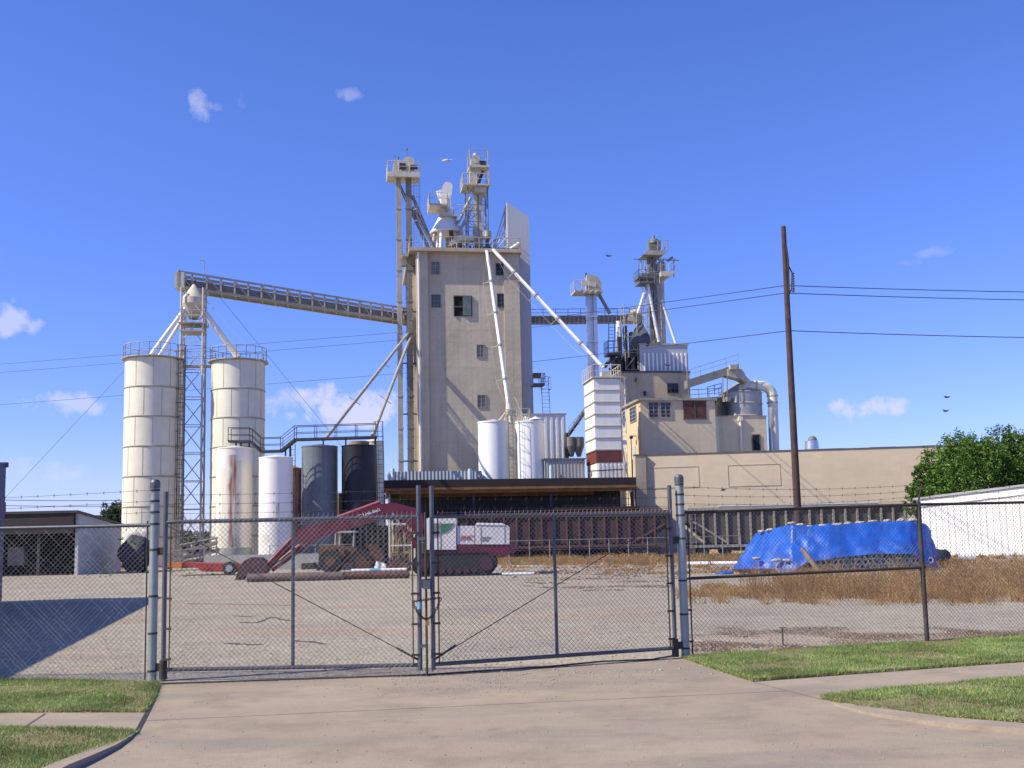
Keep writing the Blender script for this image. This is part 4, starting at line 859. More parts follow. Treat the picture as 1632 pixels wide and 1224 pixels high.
# leg tower on the right block
w11 = w8+4; u, z = K.uz(1040, 549, w11)
t = thing('tall_leg_tower', 'tall dark leg tower with stacked platforms and splayed white spouts on the white penthouse', 'elevator leg', tuple(K.pt(u, w11, ZP)), K)
mb = MB()
for (x0, x1, yt) in ((1034, 1040, 402), (1041, 1046.5, 402)): u0, u1, z0, z1 = K.rect(x0, x1, yt, 549, w11); mb.box(K, u0, u1, w11-.25, w11+.25, ZP-.3, z1)
part(t, 'leg_casing', mb, 'leg_grey')
mb = MB()
for (x0, x1, yt) in ((1048, 1052, 440), (1054, 1059, 440)): u0, u1, z0, z1 = K.rect(x0, x1, yt, 549, w11+.5); mb.box(K, u0, u1, w11+.3, w11+.7, ZP-.3, z1)
part(t, 'leg_casing', mb, 'galv_cream')
mb = MB(); u0, u1, z0, z1 = K.rect(1031, 1047, 404, 549, w11); lattice(mb, K, (u0+u1)/2, w11+.2, .75, ZP, z1, 2.0, .05, .03); ladder(mb, K.pt(u0-.4, w11-.3, ZP), K.pt(u0-.4, w11-.3, z1-2), K, .45, True, .025); part(t, 'support_frame', mb, 'galv')
mb = MB(); u0, u1, z0, z1 = K.rect(1020, 1060, 404, 411, w11)
mb.prism([K.pt(u0, w11-1.2, z0), K.pt(u0+.6, w11-1.2, z1), K.pt(u1, w11-1.2, z1), K.pt(u1-.6, w11-1.2, z0)], K.n*2.2); railing(mb, [K.pt(u0+.5, w11-1.1, z1), K.pt(u1, w11-1.1, z1), K.pt(u1, w11+1, z1)], 1.1, .9, .03); part(t, 'top_platform', mb, 'galv_warm')
mb = MB(); u, z = K.uz(1041, 402, w11); mb.box(K, u-.5, u+.3, w11-.4, w11+.4, z, z+.9); q = K.pt(u+.1, w11, 0); mb.lathe(q.x, q.y, [(.55, z+.9), (.5, z+1.3), (.15, z+1.45), (.1, z+1.8)], 12); mb.box(K, u+.3, u+.7, w11-.5, w11, z+.2, z+1.1); part(t, 'head', mb, 'grey_steel')
mb = MB().rod(K.hit(1010, 413, w11-.8), K.hit(1082, 415, w11-.8), .05, 5)
for x in (1018, 1057, 1074): mb.rod(K.hit(x, 413, w11-.8), K.hit(x, 442, w11-.8), .045, 5)
mb.rod(K.hit(1064, 416, w11-.8), K.hit(1072, 410, w11-.8), .12, 6); part(t, 'hoist_beam', mb, 'grey_steel')
for (x0, x1, y0, y1) in ((1015, 1041, 440, 445), (1017, 1040, 449, 453)): mb = MB(); u0, u1, z0, z1 = K.rect(x0, x1, y0, y1, w11-.6); mb.box(K, u0, u1, w11-1.3, w11+.6, z0, z0+.16); railing(mb, [K.pt(u0, w11+.6, z0), K.pt(u0, w11-1.3, z0), K.pt(u1, w11-1.3, z0)], .8, .7, .03); mb.box(K, u0+.5, u1-.3, w11-.9, w11-.3, z0+.15, z0+.55); part(t, 'side_platform', mb, 'grey_steel')
mb = MB(); u0, u1, z0, z1 = K.rect(1049, 1075, 436, 444, w11); mb.prism([K.pt(u0, w11-1, z0), K.pt(u0, w11-1, z1), K.pt(u1, w11-1, z1), K.pt(u1-.8, w11-1, z0)], K.n*2); railing(mb, [K.pt(u0, w11-1, z1), K.pt(u1, w11-1, z1), K.pt(u1, w11+1, z1)], 1.3, .8, .025); part(t, 'right_platform', mb, 'galv_cream')
mb = MB(); u, z = K.uz(1056, 434, w11); leg_head(mb, K, u-.2, w11, z, .95); part(t, 'small_head', mb, 'galv_cream')
for (xa, ya, xb, yb, r) in ((1032, 453, 1050, 545, .17), (1054, 478, 1077, 547, .15), (1027, 467, 1016, 501, .15)): part(t, 'spout', MB().rod(K.hit(xa, ya, w11-.5), K.hit(xb, yb, w11-.5), r, 8), 'white_steel')

# dark machinery cluster left of penthouse
w12 = w8+1.5
t = thing('dark_hopper_cluster', 'dark pyramid hopper with caged ladder and pipes left of the white penthouse', 'machine', tuple(K.hit(1000, 594, w12)), K)
zb_ = K.uz(1000, 594, w12)[1]
q = K.hit(1021, 540, w12); q2 = K.hit(1021, 513, w12).z; mb = MB(); mb.lathe(q.x, q.y, [(.22, q2), (1.35, q.z), (1.35, q.z-.5), (.4, q.z-1.9), (.4, zb_)], 4, False, .63); part(t, 'hopper', mb, 'hopper_dark')
mb = MB(); u0, u1, z0, z1 = K.rect(966, 984, 563, 566, w12-.5); mb.box(K, u0, u1, w12-1.2, w12+.3, z0-.1, z0+.1); railing(mb, [K.pt(u0, w12+.3, z0), K.pt(u0, w12-1.2, z0), K.pt(u1, w12-1.2, z0)], 1.3, .5, .035); ladder(mb, K.pt((u0+u1)/2, w12-.3, z0), K.hit(975, 516, w12-.3), K, .6, True, .045); part(t, 'caged_ladder', mb, 'dark_steel')
mb = MB(); mb.rod(K.hit(986, 512, w12), K.hit(988, 570, w12), .28, 10); part(t, 'riser_pipe', mb, 'white_steel')
mb = MB()
for (x0, x1, y0, y1) in ((984, 990, 538, 594), (995, 999, 520, 594), (1004, 1008, 530, 594)): u0, u1, z0, z1 = K.rect(x0, x1, y0, y1, w12); mb.box(K, u0, u1, w12-.4, w12+.3, z0, z1)
mb.rod(K.hit(963, 585, w12-.4), K.hit(984, 562, w12-.4), .2, 8).rod(K.hit(972, 590, w12-.4), K.hit(996, 566, w12-.4), .2, 8)
u0, u1, z0, z1 = K.rect(980, 1010, 570, 594, w12+.4); mb.box(K, u0, u1, w12+.4, w12+2, z0, z1); part(t, 'casing', mb, 'dark_steel')
mb = MB(); u0, u1, z0, z1 = K.rect(993, 1013, 486, 590, w12); 
lattice(mb, K, (u0+u1)/2, w12, (u1-u0)/2, z0, z1, 1.5, .04, .025); railing(mb, [K.hit(1000, 552, w12-.6), K.hit(1032, 548, w12-.6)], .9, .6, .035); part(t, 'support_frame', mb, 'galv_warm')
mb = MB(); mb.box(K, K.uz(1009, 570, w8b)[0], K.uz(1020, 570, w8b)[0]-.12, w8b+1.5, w8b+4, z1-99 if False else K.uz(1014, 592, w8b)[1], K.uz(1014, 553, w8b)[1]); part(t, 'side_panel', mb, 'fin_metal')

# long tan wall building
_o = P(1029, 750, 88.5); LW = Frame(8, (_o.x, _o.y)); wL = 0.0
t = thing('long_warehouse', 'long low tan block wall warehouse running right behind the rail cars', 'building', tuple(LW.hit(1250, 800, wL)), LW); t.location.z = 0
u0, zL = LW.uz(1029, 729, wL); u1 = u0+56
zt_ = LW.uz(1250, 719, wL)[1]
part(t, 'wall', MB().box(LW, u0, u1, wL, wL+.6, 0, zt_), 'long_wall'); part(t, 'side_wall', MB().box(LW, u0, u0+.4, wL+.62, wL+26, 0, zt_-.2), 'long_wall')
part(t, 'roof', MB().box(LW, u0+.4, u1, wL+.6, wL+26, zt_-.6, zt_-.35), 'galv'); mb = MB()
for i in range(28): mb.box(LW, u0+i*2-.03, u0+i*2+1.99, wL-.06, wL+.66, zt_, zt_+.08+.02*(i % 2))
part(t, 'coping', mb, 'roof_edge')
for (x0, x1, y0, y1) in ((1030, 1114, 744, 778), (1160, 1244, 740, 775)):
    a0, a1, b0, b1_ = LW.rect(x0, x1, y0, y1, wL); mb = MB()
    for bb in ((a0, a1, b1_-.05, b1_), (a0, a1, b0, b0+.08), (a1-.05, a1, b0+.08, b1_-.05), (a0, a0+.05, b0+.08, b1_-.05)): mb.box(LW, bb[0], bb[1], wL-.03, wL+.01, bb[2], bb[3])
    part(t, 'infilled_window', mb, 'upper_wall')
a0, a1, b0, b1_ = LW.rect(1148, 1157, 779, 782, wL); part(t, 'wall_hole', MB().prism([LW.pt(a0, wL-.02, b0+.05), LW.pt((a0+a1)/2, wL-.02, b1_), LW.pt(a1, wL-.02, b0+.1), LW.pt((a0+a1)/2, wL-.02, b0)], LW.n*.02), 'dark_steel')
q = LW.hit(1294, 716, wL+6); t = thing('roof_ventilator', 'round silver roof ventilator on the long warehouse', 'vent', (q.x, q.y, q.z-1), LW)
part(t, 'drum', MB().lathe(q.x, q.y, [(.5, q.z-1.4), (.62, q.z), (.62, q.z+.05), (.55, q.z+.7), (.5, q.z+.75)], 20), 'vent_silver'); part(t, 'cowl', MB().ball((q.x+.1, q.y, q.z+.75), .42), 'grey_steel')
q = LW.hit(1627, 712, wL+2); t = thing('roof_pipe_vent', 'thin vent pipe on the warehouse roof above the tree at the right edge', 'vent', (q.x, q.y, q.z-1), LW); part(t, 'pipe', MB().rod((q.x, q.y, q.z-1), (q.x, q.y, q.z+.9), .12, 8), 'galv'); part(t, 'cap', MB().lathe(q.x, q.y, [(.3, q.z+.9), (0, q.z+1.15)], 10), 'galv')

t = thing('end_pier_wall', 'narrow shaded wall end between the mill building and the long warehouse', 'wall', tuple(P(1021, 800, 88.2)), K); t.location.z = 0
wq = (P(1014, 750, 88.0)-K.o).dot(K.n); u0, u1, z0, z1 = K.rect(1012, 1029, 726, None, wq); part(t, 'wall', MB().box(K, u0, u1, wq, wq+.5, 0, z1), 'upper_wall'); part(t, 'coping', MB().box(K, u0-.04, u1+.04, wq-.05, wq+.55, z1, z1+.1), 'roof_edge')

# ------------------------------------------------------------------ canopy
wC = wof(84, 800)
t = thing('dark_canopy', 'dark brown flat canopy roof on rusty posts over the rail siding', 'canopy', tuple(K.hit(800, 800, wC)), K); t.location.z = 0
u0, u1, z0, z1 = K.rect(604, 1014, 763, 779, wC); zz0 = K.uz(700, 777, wC)[1]
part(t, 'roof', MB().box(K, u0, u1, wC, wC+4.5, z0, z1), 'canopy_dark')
mb = MB().box(K, u0+.6, u1-.05, wC+.2, wC+.4, z0-.28, z0-.01).box(K, u0+.6, u0+.8, wC+.4, wC+4.1, z0-.5, z0-.01).box(K, u0+1.6, u1-3, wC+2.0, wC+2.2, z0-.5, z0-.2); mb.box(K, u0+.05, u1-.02, wC-.06, wC-.003, z0-.02, z0+.16); part(t, 'edge_beam', mb, 'canopy_beam')
for x in (612, 637, 755, 878, 1008): c = K.uz(x, 800, wC+.5)[0]; part(t, 'post', MB().box(K, c-.1, c+.1, wC+.45, wC+.7, 0, z0-.3), 'rust_brown' if x < 650 else 'dark_steel')
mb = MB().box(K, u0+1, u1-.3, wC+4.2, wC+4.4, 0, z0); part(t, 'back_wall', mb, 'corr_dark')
# ------------------------------------------------------------------ rail cars
RF = Frame(1.8, (P(900, 800, 81.5).x, P(900, 800, 81.5).y))
def railcar(x0, x1, w, ztop, label, mb_, mr, zb=1.15, step=.95, group='hopper rail cars on the siding'):
    u0 = RF.uz(x0, 850, w)[0]; u1 = RF.uz(x1, 850, w)[0]; t = thing('hopper_rail_car', label, 'rail car', tuple(RF.pt((u0+u1)/2, w, 0)), RF, group)
    d = 2.9; e = 1.7
    fr = [(u0, ztop), (u0, ztop-.9), (u0+.0, ztop-.9), (u0+e+.7, zb), (u1-e-.7, zb), (u1, ztop-.9), (u1, ztop)]
    fr = [(u0, ztop), (u0, ztop-1.0), (u0+e, zb), (u1-e, zb), (u1, ztop-1.0), (u1, ztop)]
    b = MB().prism([RF.pt(a, w, z) for a, z in fr], RF.n*d); part(t, 'body', b, mb_)
    r = MB(); n = round((u1-u0-.4)/step)
    for i in range(n+1):
        c = u0+.2+(u1-u0-.4)*i/n; zl = zb-.2 if e < c-u0 < (u1-u0)-e else .95; r.box(RF, c-.07, c+.07, w-.16, w-.001, zl, ztop-.12)
    part(t, 'side_rib', r, mr)
    tc2 = MB().box(RF, u0-.05, u1+.05, w-.2, w+.1, ztop-.12, ztop+.1).box(RF, u0, u1, w-.14, w+.05, zb-.3, zb-.1); tc2.beam(RF.pt(u0+.3, w-.08, ztop-.9), RF.pt(u0+e+1.2, w-.08, zb), .1, .14, RF.n); tc2.beam(RF.pt(u1-.3, w-.08, ztop-.9), RF.pt(u1-e-1.2, w-.08, zb), .1, .14, RF.n)
    for i in range(n+1): c = u0+.2+(u1-u0-.4)*i/n; tc2.rod(RF.pt(c, w-.1, ztop), RF.pt(c, w-.1, ztop+.22), .03, 4)
    tc2.rod(RF.pt(u0, w-.1, ztop+.24), RF.pt(u1, w-.1, ztop+.24), .03, 4)
    part(t, 'top_chord', tc2, mr)
    part(t, 'end_platform', MB().box(RF, u0, u0+e+1, w+.1, w+d-.1, .85, 1.0).box(RF, u1-e-1, u1, w+.1, w+d-.1, .85, 1.0), 'dark_steel')
    h = MB()
    for k in range(3): c = u0+(u1-u0)*(k+1.0)/4; h.hexa([RF.pt(c-.5, w+.8, .35), RF.pt(c+.5, w+.8, .35), RF.pt(c+.5, w+2.1, .35), RF.pt(c-.5, w+2.1, .35), RF.pt(c-1.6, w+.2, zb), RF.pt(c+1.6, w+.2, zb), RF.pt(c+1.6, w+2.7, zb), RF.pt(c-1.6, w+2.7, zb)])
    part(t, 'hopper_bottom', h, mb_)
    for c in (u0+2, u1-2):
        bg_ = MB().box(RF, c-1.3, c+1.3, w+.35, w+.5, .5, .8); o = part(t, 'bogie', bg_, 'dark_steel')
        for q in (-.85, .85):
            wm = MB().rod(RF.pt(c+q, w+.5, .48), RF.pt(c+q, w+.64, .48), .44, 18).rod(RF.pt(c+q, w+.6, .48), RF.pt(c+q, w+2.1, .48), .08, 6).rod(RF.pt(c+q, w+2.0, .48), RF.pt(c+q, w+2.14, .48), .44, 18); k = part(t, 'wheelset', wm, 'dark_steel'); k.parent = o
    ln = MB(); ladder(ln, RF.pt(u0+.3, w-.2, .7), RF.pt(u0+.3, w-.2, ztop), RF, .4, False, .025); part(t, 'ladder', ln, mr); return t
railcar(700, 1068, 0, 3.45, 'dark maroon ribbed hopper rail car seen through the right gate leaf', 'maroon_car', 'maroon_rib')
railcar(1098, 1448, 0, 3.55, 'weathered grey ribbed hopper rail car behind the blue tarpaulin', 'grey_car', 'grey_rib', .95, .9)
railcar(690, 1020, 3.6, 3.9, 'dark maroon rail car parked deeper under the canopy, behind the front maroon car', 'maroon_car', 'canopy_dark')
rm = MB()
for q in (.62, 2.06, 4.22, 5.66): rm.box(RF, -60, 45, q-.035, q+.035, 0.01, .055)
struct('railway_track', rm, 'rust_brown')
# white pipe lying on the grey car top
solo('long_white_tube', MB().rod(RF.pt(RF.uz(1145, 810, .4)[0], .4, 3.75), RF.pt(RF.uz(1400, 806, .4)[0], .4, 3.75), .09, 8), 'plastic_white', 'long thin white tube lying along the top of the grey rail car', 'tube', tuple(RF.pt(RF.uz(1145, 810, .4)[0], .4, 3.66)))

hc = [P(203, 868, 80), P(207, 856, 80), P(217, 850, 80), P(229, 853, 80), P(238, 864, 80), P(242, 880, 80), P(243, 905, 80)]; hp2 = []
for a_, b_ in zip(hc, hc[1:]): hp2 += [a_.lerp(b_, k/6) for k in range(6)]
solo('corrugated_duct', MB().tube(hp2, [.42+.10*(i % 2) for i in range(len(hp2))], 14), 'cream_steel', 'cream corrugated elbow duct curving down at the foot of the left silo', 'duct', tuple(hc[-1]))
# ------------------------------------------------------------------ small tanks with catwalk
def tank(name, x0, x1, ytop, Y, matn, label, dome=.2, zb=.3, ring=True):
    xm = (x0+x1)/2; c = P(xm, 800, Y); r = (x1-x0)/2/F*Y; zt = P(xm, ytop, Y-r).z
    t = thing(name, label, 'tank', (c.x, c.y, zb), None); part(t, 'shell', MB().lathe(c.x, c.y, [(r, zb), (r, zt-.03)], 48).lathe(c.x, c.y, [(r, zt-.03), (r-.1, zt), (0, zt+dome)], 48), matn)
    if ring:
        part(t, 'rim', MB().lathe(c.x, c.y, [(r+.004, zt-.1), (r+.03, zt-.08), (r+.03, zt-.02), (r-.04, zt+.01)], 48), matn)
    return t, c, r, zt
tk1, k1, kr1, kz1 = tank('white_tank', 345, 401, 712, 74, 'white_tank', 'white upright tank with a long brown rust streak, in front of the right silo')
tk2, k2, kr2, kz2 = tank('white_tank', 413, 466, 727, 73, 'white_tank_b', 'clean white upright tank with one small rust spot, lowest of the front row')
mb = MB().lathe(k1.x, k1.y, [(kr1+.004, .3), (kr1+.015, .3), (kr1+.015, 1.35), (kr1+.004, 1.4)], 48); part(tk1, 'grey_skirt', mb, 'cont_wall')
tank('rusty_tank', 455, 480, 745, 77, 'rust_tank', 'narrow rust red tank mostly hidden behind the clean white tank')
tk3, k3, kr3, kz3 = tank('blue_grey_tank', 481, 538, 709, 77, 'blue_tank', 'blue grey ribbed upright tank between the white and the black tank')
tk4, k4, kr4, kz4 = tank('black_tank', 545, 600, 708, 77, 'black_tank', 'black ribbed upright tank at the right end of the tank row')
tk5, k5, kr5, kz5 = tank('cream_tank', 578, 612, 702, 81.5, 'cream_steel', 'cream tank with side ladder peeking out behind the black tank')
mb = MB(); a = P(609, 800, 79); ladder(mb, (a.x, a.y, .3), (a.x-.2, a.y, kz5+1.2), Z, .5, True, .03); part(tk5, 'ladder', mb, 'dark_steel')
mb = MB().lathe(k4.x, k4.y, [(kr4*.6, kz4), (kr4*.6, kz4+.3), (0, kz4+.35)], 24); part(tk4, 'lid', mb, 'wood_tan')
mb = MB(); Yc = 74.5
prev = [P(x, y, Yc) for x, y in ((366, 704), (400, 704), (417, 720), (449, 719), (471, 701), (600, 697))]
for a, b in zip(prev, prev[1:]): mb.beam(a, b, .8, .16)
t = thing('tank_catwalk', 'dark stepped steel catwalk with handrail running over the row of tanks', 'catwalk', tuple(P(366, 704, Yc)), None); part(t, 'walkway', mb, 'dark_steel')
mb = MB()
for a, b in zip(prev, prev[1:]):
    for o_ in (-.4, .4): oo = Vector((0, o_, 0)); railing(mb, [a+oo, b+oo], .95, 1.5, .028)
part(t, 'handrail', mb, 'dark_steel')
mb = MB()
for x, y, yb in ((376, 704, 712), (384, 704, 712), (397, 704, 713), (455, 716, 727), (463, 712, 728), (551, 699, 709), (598, 699, 709), (515, 700, 709)): part(t, 'support_leg', MB().rod(P(x, y, Yc), P(x, yb, Yc), .06, 5), 'dark_steel')
mb = MB(); ladder(mb, P(466, 760, Yc+1.6), P(466, 708, Yc+1.6), Z, .4, False, .03); part(t, 'ladder', mb, 'dark_steel')
mb = MB().rod(P(541, 906, 79), P(541, 786, 79), .28, 4); solo('brown_post', mb, 'wood_tan', 'tan post standing in the gap between the blue grey and black tanks', 'post', tuple(P(541, 906, 79)))
a = P(325, 900, 67); b = P(560, 900, 67)
mb = MB().box(Z, a.x, b.x, 67, 67.25, 0, .95).box(Z, a.x, a.x+.25, 67.25, 79, 0, .95); solo('containment_wall', mb, 'cont_wall', 'low concrete containment wall in front of the row of upright tanks', 'wall', (a.x, 67, 0))
# ramps
t = thing('loading_ramp', 'weathered grey plank loading ramp with railings behind the red trailer, below the lattice tower', 'ramp', tuple(P(300, 900, 70)), None)
mb = MB()
for (xa, ya, xb, yb) in ((268, 889, 347, 868), (268, 897, 350, 880)): mb.hexa([P(xa, ya, 70), P(xb, yb, 70), P(xb, yb, 72), P(xa, ya, 72)] + [q+Vector((0, 0, .28)) for q in (P(xa, ya, 70), P(xb, yb, 70), P(xb, yb, 72), P(xa, ya, 72))])
mb.prism([P(268, 905, 70.4), P(350, 905, 70.4), P(350, 885, 70.4), P(268, 898, 70.4)], (0, .2, 0)); part(t, 'planks', mb, 'wood_grey')
mb = MB().rod(P(287, 869, 69.8), P(347, 857, 69.8), .07, 6).rod(P(280, 878, 69.8), P(347, 872, 69.8), .045, 5)
for x in (288, 307, 326, 345): mb.rod(P(x, 905, 69.8), P(x, 869-(x-287)*.2, 69.8), .045, 5)
part(t, 'handrail', mb, 'wood_grey')

# ------------------------------------------------------------------ excavator
EY = 47.5
def pl(pts, Y): return [P(x, y, Y) for x, y in pts]
t = thing('excavator', 'dusty crawler excavator with dark red boom stretched left and white engine body', 'excavator', tuple(P(730, 915, EY+1)), None)
t.location.z = 0
for Yt in (EY, EY+2.3):
    x0, x1 = P(656, 900, EY).x, P(792, 900, EY).x; zc_ = .52; rr = .47; o_ = []
    for k in range(9): a = math.pi/2+math.pi*k/8; o_.append(Vector((x0+rr+rr*math.cos(a), Yt, zc_+rr*math.sin(a))))
    for k in range(9): a = -math.pi/2+math.pi*k/8; o_.append(Vector((x1-rr+rr*math.cos(a), Yt, zc_+rr*math.sin(a))))
    mb = MB().prism(o_, (0, .6, 0))
    n = 26
    for i in range(n): c = x0+rr+(x1-x0-2*rr)*i/(n-1); mb.box(Z, c-.04, c+.04, Yt-.03, Yt+.63, zc_+rr, zc_+rr+.04); mb.box(Z, c-.04, c+.04, Yt-.03, Yt+.63, .0, .06)
    o = part(t, 'track', mb, 'track')
    mb = MB()
    for c in (x0+rr, x1-rr): mb.rod((c, Yt-.06, zc_), (c, Yt+.3, zc_), .3, 16)
    for i in range(6): c = x0+1.0+(x1-x0-2)*i/5; mb.rod((c, Yt-.05, .25), (c, Yt+.2, .25), .13, 12)
    k = part(t, 'track_wheel', mb, 'ex_dark'); k.parent = o
mb = MB().box(Z, P(690, 900, EY).x, P(775, 900, EY).x, EY+.5, EY+2.4, .6, 1.15); part(t, 'undercarriage', mb, 'track')
part(t, 'deck', MB().prism(pl([(686, 884), (686, 877), (728, 877), (728, 868), (812, 868), (814, 880), (806, 886), (728, 884)], EY+.1), (0, 2.6, 0)), 'ex_red')
part(t, 'counterweight', MB().prism(pl([(800, 867), (822, 868), (821, 881), (806, 886)], EY+.2), (0, 2.4, 0)), 'ex_red_light')
cab = MB().prism(pl([(679, 876), (679, 827), (686, 824), (727, 823), (727, 876)], EY+.05), (0, 1.0, 0)); co = part(t, 'cab', cab, 'ex_white')
k = part(t, 'cab_window', MB().prism(pl([(690, 856), (690, 834), (700, 834), (699, 852)], EY+.02), (0, .02, 0)), 'dull_glass'); k.parent = co
k = part(t, 'green_panel', MB().prism(pl([(703, 850), (703, 835), (724, 834), (718, 843), (711, 848)], EY+.02), (0, .02, 0)), 'ex_green'); k.parent = co
k = part(t, 'door_seam', MB().prism(pl([(702, 876), (702, 832), (702.8, 832), (702.8, 876)], EY+.03), (0, .02, 0)), 'leg_grey'); k.parent = co
bd = part(t, 'engine_housing', MB().prism(pl([(728.5, 867.5), (728.5, 838), (756, 838), (756, 867.5)], EY+.12), (0, 2.3, 0)).prism(pl([(757.5, 867.5), (757.5, 835), (808, 837), (812, 840), (812, 867.5)], EY+.06), (0, 2.4, 0)), 'ex_white')
k = part(t, 'panel_seam', MB().prism(pl([(766, 866), (766, 840), (766.6, 840), (766.6, 866)], EY+.04), (0, .02, 0)).prism(pl([(804, 866), (804, 840), (804.6, 840), (804.6, 866)], EY+.04), (0, .02, 0)).prism(pl([(756, 867), (756, 838), (757.4, 838), (757.4, 867)], EY+.2), (0, .1, 0)), 'leg_grey'); k.parent = bd
k = part(t, 'roof_lip', MB().prism(pl([(757, 836), (760, 833), (802, 834), (806, 837)], EY+.02), (0, 2.4, 0)), 'white_steel'); k.parent = bd
def lettering(parent, s_, pos, size, matn, rotz=0, ext=.008, shear=0.0):
    cu_ = bpy.data.curves.new('lettering', 'FONT'); cu_.body = s_; cu_.size = size; cu_.extrude = ext; cu_.shear = shear
    tmp = bpy.data.objects.new('tmp', cu_); S.collection.objects.link(tmp); dg = bpy.context.evaluated_depsgraph_get(); me = bpy.data.meshes.new_from_object(tmp.evaluated_get(dg)); bpy.data.objects.remove(tmp)
    root = parent
    while root.parent: root = root.parent
    Mw = Matrix.Translation(pos) @ Matrix.Rotation(math.pi/2, 4, 'X') @ Matrix.Rotation(rotz, 4, 'Z')
    me.transform((Matrix.Translation(root.location) @ Matrix.Rotation(root.rotation_euler.z, 4, 'Z')).inverted() @ Mw)
    me.materials.clear(); me.materials.append(MATS[matn]); o = bpy.data.objects.new('lettering', me); S.collection.objects.link(o); o.parent = parent; return o
lettering(bd, 'FMC', P(732, 861.5, EY+.1), .30, 'logo_red', R(2), shear=.4)
lettering(bd, 'Link-Belt', P(768, 858, EY+.045), .11, 'logo_black', 0); lettering(bd, 'LS-3400', P(768, 862, EY+.045), .09, 'logo_black', 0)
BY = EY+1.25
bm_ = part(t, 'boom', MB().prism(pl([(472, 850), (480, 842), (524, 830), (600, 804), (628, 801), (659, 809), (673, 820), (675, 836), (668, 874), (656, 874), (662, 850), (652, 838), (640, 831), (623, 824.5), (601, 830), (541, 846), (503, 860), (494, 868), (484, 866)], BY), (0, .42, 0)), 'ex_red')
lettering(bm_, 'FMC Link-Belt', P(562, 829.5, BY-.015), .23, 'logo_white', R(18), ext=.006)
st = part(t, 'stick', MB().prism(pl([(468, 848), (484, 852), (486, 862), (466, 878), (427, 908), (419, 905), (440, 879), (458, 862)], BY+.06), (0, .3, 0)), 'ex_red'); part(t, 'bucket_link', MB().beam(P(491, 868, BY), P(434, 909, BY), .08, .16), 'ex_red'); part(t, 'hydraulic_cylinder', MB().rod(P(478, 868, BY-.08), P(446, 893, BY-.08), .07, 8), 'ex_red_light')
part(t, 'hydraulic_cylinder', MB().rod(P(480, 851, BY+.2), P(545, 822, BY+.2), .06, 8).rod(P(530, 828, BY+.2), P(606, 800, BY+.2), .1, 10), 'ex_red_light')
part(t, 'hydraulic_cylinder', MB().rod(P(664, 868, BY-.12), P(640, 838, BY-.12), .1, 10), 'ex_red'); part(t, 'hydraulic_cylinder', MB().rod(P(640, 838, BY-.12), P(626, 818, BY-.12), .05, 8), 'galv_shiny')
part(t, 'hydraulic_cylinder', MB().rod(P(466, 857, BY-.05), P(428, 897, BY-.05), .08, 8), 'ex_red_light')
mb = MB().tube([P(492, 868, BY-.1), P(497, 872, BY-.1), P(503, 872, BY-.1), P(508, 866, BY-.1)], .03, 6); part(t, 'hose', mb, 'tyre')
bk = MB(); rim = [(424, 897), (412, 889), (400, 888), (389, 894), (382, 905), (377, 917), (374, 925), (381, 925), (388, 917), (404, 921), (420, 914), (427, 906)]
bk.prism(pl(rim, BY-.25), (0, 1.0, 0)); bo = part(t, 'bucket', bk, 'ex_dark')
mb = MB()
for i in range(4): q = P(377, 924, BY-.2+i*.28); mb.beam(q, q+Vector((-.28, 0, -.12)), .1, .06)
k = part(t, 'bucket_tooth', mb, 'dark_steel'); k.parent = bo

# rusty loader behind boom
t = thing('rusty_loader', 'old rusty orange wheel loader parked behind the excavator boom', 'loader', tuple(P(560, 905, 56)), None); t.location.z = 0
part(t, 'hood', MB().prism(pl([(508, 903), (508, 872), (514, 869), (536, 868), (538, 876), (520, 878), (517, 903)], 56), (0, 1.6, 0)).prism(pl([(536, 868), (545, 872), (552, 886), (543, 888)], 56), (0, 1.6, 0)), 'machine_orange')
part(t, 'chassis', MB().prism(pl([(518, 898), (518, 886), (545, 880), (585, 880), (600, 890), (598, 898)], 56.2), (0, 1.2, 0)).prism(pl([(545, 872), (560, 870), (580, 884), (572, 888)], 56), (0, .3, 0)).prism(pl([(584, 868), (595, 868), (602, 880), (592, 884)], 56), (0, 1.4, 0)), 'machine_orange')
part(t, 'lift_arm', MB().prism(pl([(585, 893), (590, 875), (606, 873), (611, 884), (608, 900), (592, 900)], 55.8), (0, .5, 0)), 'rust_brown')
mb = MB()
for x in (534, 541, 563): mb.rod(P(x, 880, 56.2), P(x+1.5, 848, 56.2), .05, 5)
mb.box(Z, P(533, 848, 56.2).x, P(566, 848, 56.2).x, 56.1, 57.5, P(550, 849, 56).z, P(550, 846, 56).z); part(t, 'cab_frame', mb, 'cont_wall')
for x in (527, 576):
    for Y in (56, 57.4): q = P(x, 892, 56); mb = MB().rod((q.x, Y-.25, .62), (q.x, Y+.1, .62), .6, 20); o = part(t, 'wheel', mb, 'tyre'); k = part(t, 'rim', MB().rod((q.x, Y-.28, .62), (q.x, Y-.24, .62), .28, 14), 'rust_brown'); k.parent = o
# added black box for the dark background behind loader, crates rack
mb = MB(); a = P(566, 905, 64); b = P(621, 905, 64); z1 = P(590, 838, 64).z; mb.box(Z, a.x, b.x, 64, 66.4, .1, z1)
t = thing('dark_backdrop_box', 'big black steel bin behind the rusty loader', 'steel bin', (a.x, 64, 0), None); part(t, 'body', mb, 'black_void'); mb = MB()
for i in range(7): c = a.x+(b.x-a.x)*i/6; mb.box(Z, c-.05, c+.05, 63.9, 64, .1, z1)
part(t, 'rib', mb, 'dark_steel')
t = thing('slat_rack', 'tan slatted rack of scrap timber and pipes between the loader and the gate centre', 'rack', tuple(P(638, 905, 57)), None); t.location.z = 0
mb = MB(); a = P(621, 905, 57); b = P(657, 905, 57); z1 = P(638, 829, 57).z
for c in (a.x, b.x):
    for Y in (57, 58.4): mb.beam((c, Y, 0), (c, Y, z1), .09, .09)
